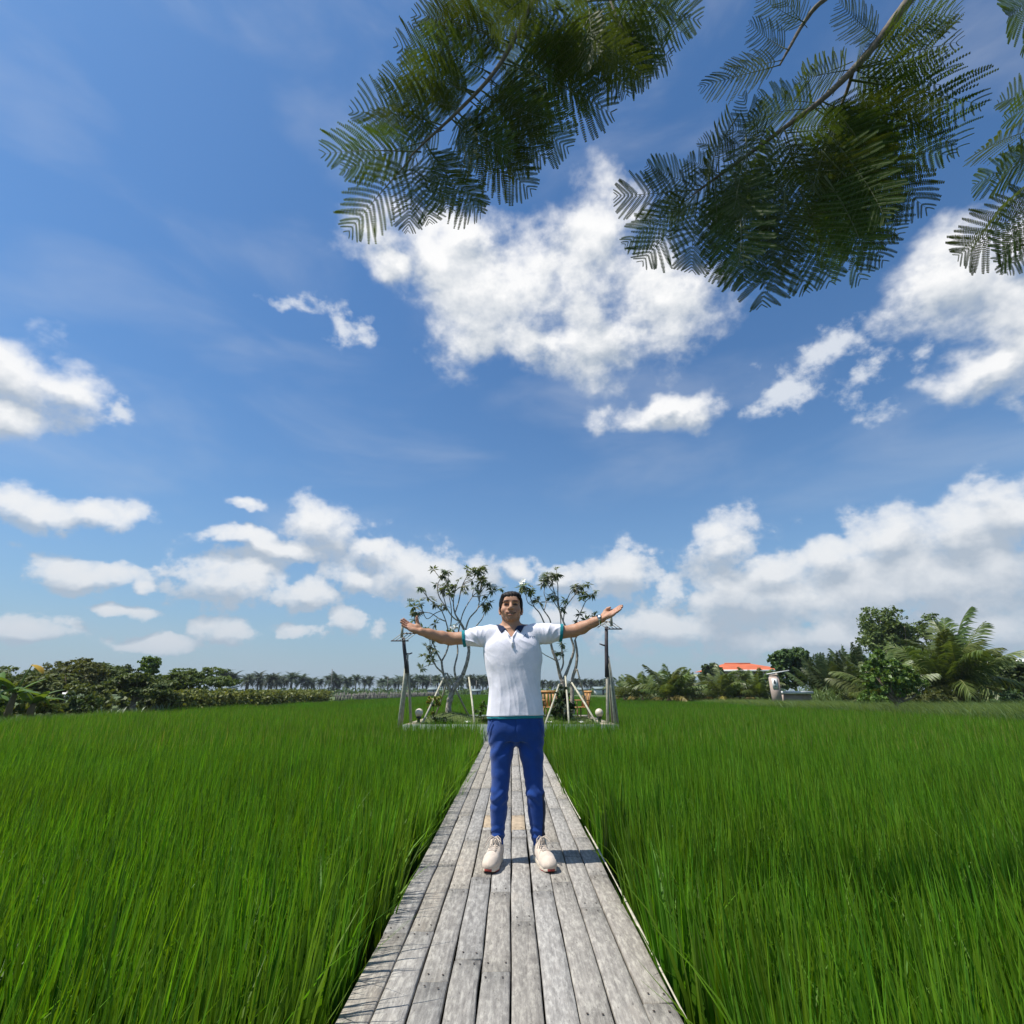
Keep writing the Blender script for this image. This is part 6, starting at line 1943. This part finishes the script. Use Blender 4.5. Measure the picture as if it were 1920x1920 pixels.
p = at(1806, 1318, 26); coconut('coconut_palm', (p.x, 26, .12), 34, BF, 'big coconut palm with dark stout trunk near the right edge', None, 350, .95, .30, 1.08, 1, wind=-.16, el_range=(0, 88), spear=1.3)
p = at(1655, 1318, 27); coconut('coconut_palm', (p.x, 27, .12), 22, BF, 'coconut palm with yellowing low frond behind the bright shrub', None, 351, .45, .22, .88, 3, wind=-.15, el_range=(5, 80))
p = at(1900, 1318, 31); coconut('coconut_palm', (p.x, 31, .12), 20, BF, 'coconut palm half cut by the right edge of the picture', None, 352, .5, .22, .85, 2, el_range=(0, 80))
# bright shrub in front
MAT_LIME = leaf_mat('lime_leaf', (.06, .12, .02), (.17, .27, .05), .35, .4, 1.5, obj_var=.0, gloss=.5)
p = at(1682, 1325, 20.5)
make_tree('broadleaf_shrub', (p.x, 20.5, .12), [(-.30, 0, 2.05, .30, .3, .34), (-.62, .1, 1.70, .34, .3, .26), (.05, 0, 1.80, .42, .4, .30), (.45, -.1, 1.62, .34, .3, .24), (.80, 0, 1.38, .36, .3, .20), (1.18, 0, 1.18, .30, .25, .14), (-.85, 0, 1.28, .30, .3, .22), (-.3, 0, 1.35, .45, .4, .30), (.25, 0, 1.25, .50, .4, .28), (.6, .1, .98, .40, .3, .20), (-.55, 0, .95, .36, .3, .20), (.05, 0, .85, .36, .3, .22), (-.1, .1, 2.28, .14, .14, .22)], 4200, .070, MAT_LIME, 'bright green broadleaf shrub on a dark multi-stemmed base', 'shrub', seed=410, trunk_r=.09, limbs=12, aspect=1.7, fork=.2)
# tangled undergrowth along the foot of the right bank trees
for i, (px, Y, w, h, mt, lab) in enumerate(((1595, 30, 1.7, 1.0, MAT_OLIVE, 'olive bush between the reeds and the bright shrub'), (1640, 25, 1.5, .9, MAT_BRIGHT, 'light green bush left behind the bright shrub'), (1735, 24.5, 1.8, 1.0, MAT_OLIVE2, 'brownish bush between the bright shrub and the big palm'), (1775, 27.5, 1.6, 1.1, MAT_DARK, 'dark bush left of the stout palm trunk'), (1850, 25.5, 2.0, 1.0, MAT_OLIVE, 'olive bush right of the stout palm trunk'), (1905, 24, 2.0, .9, MAT_DARK, 'dark bush low at the right edge of the picture'))):
    p = at(px, 1310, Y)
    make_tree('bush', (p.x, Y, .12), [(rk.uniform(-.45, .45) * w, rk.uniform(-.2, .2), h * rk.uniform(.2, .75), w * .30, .5, h * .33) for _ in range(6)], 1500, .085, mt, lab, 'bush', seed=230 + i, trunk_r=.03, limbs=4, aspect=1.8)
# pale roofs beyond the right edge
for i, (px, py, w_, Y, lab) in enumerate(((1862, 1243, 1.6, 36, 'white shed roof peeping out right of the big palm'), (1918, 1238, 2.4, 36, 'white shed roof at the right edge of the picture'))):
    q = at(px, py, Y); e = empty('shed', (q.x, Y, .14)); tag(e, lab, 'shed')
    mb = MB(); mb.box((0, 0, (q.z - .2) / 2), (w_, 1.6, q.z - .2)); mb.build('wall', MAT_SHEDROOF, e)
    mb = MB(); mb.box((0, 0, q.z - .14), (w_ + .5, 2.2, .10), np.array(Euler((R(8), 0, 0)).to_matrix())); mb.build('roof', MAT_WHITE, e)
# wild grass along the right bank
MAT_WILD = leaf_mat('wild_grass', (.115, .185, .065), (.25, .335, .15), .38, .6, .6, obj_var=.12)
def wild_mesh(name, rng):
    mb = MB()
    for i in range(60):
        V, F = blade(rng, (rng.uniform(-.35, .35), rng.uniform(-.35, .35), 0), rng.uniform(.3, .68), rng.uniform(.010, .020), rng.normal(3.4, .7), rng.uniform(.1, .45), rng.uniform(.2, .8), 3, rng.uniform(0, 6.28))
        mb.add(V, F)
    return mb.mesh(name, MAT_WILD)
WM = [wild_mesh('wild_grass', rk) for _ in range(4)]
gx, gy = np.meshgrid(np.arange(13.6, 34, .40), np.arange(10, 64, .40)); x = gx.ravel() + rk.uniform(-.2, .2, gx.size); y = gy.ravel() + rk.uniform(-.2, .2, gx.size)
k = (x > np.where(y < 40, 13.9 - .02 * y, 13.1 - (y - 40) * .10)) & (np.abs(x) < y * 1.1 + 2) & ((x < 24) | (y > 20)); x, y = x[k], y[k]; n = len(x)
sc2 = np.clip(1.15 - .016 * (y - 14), .55, 1.2) * rk.uniform(.75, 1.2, n)
instancer('wild_grass', np.stack([x, y, np.full(n, .10)], -1), np.stack([np.zeros(n), np.zeros(n), rk.normal(0, .4, n)], -1), np.stack([np.ones(n), np.ones(n), sc2], -1), rk.integers(0, 4, n), WM, MAT_WILD, 'windblown grey-green wild grass on the right bank', 'grass')
# rough grass on the left bank
gx, gy = np.meshgrid(np.arange(-16.5, -13.6, .40), np.arange(12, 62, .40)); x = gx.ravel() + rk.uniform(-.2, .2, gx.size); y = gy.ravel() + rk.uniform(-.2, .2, gx.size); n = len(x)
instancer('verge_grass', np.stack([x, y, np.full(n, .08)], -1), np.stack([np.zeros(n), np.zeros(n), rk.uniform(0, 6.3, n)], -1), np.stack([np.ones(n), np.ones(n), rk.uniform(.3, .6, n)], -1), rk.integers(0, 4, n), WM, MAT_WILD, 'rough verge grass along the left edge of the field', 'grass')

# ------------------------------------------------------------------ the moist air over the fields
m, g, o = new_mat('moist_air')
pv = g.node('ShaderNodeVolumePrincipled')
pv.inputs['Color'].default_value = (.80, .88, 1.0, 1)
pv.inputs['Density'].default_value = .00030
pv.inputs['Anisotropy'].default_value = .3
g.t.links.new(pv.outputs[0], o.inputs['Volume'])
mb = MB(); mb.box((0, 240, 8.0), (800, 560, 19.0))
hz_o = mb.build('haze', m); tag(hz_o, kind='stuff')
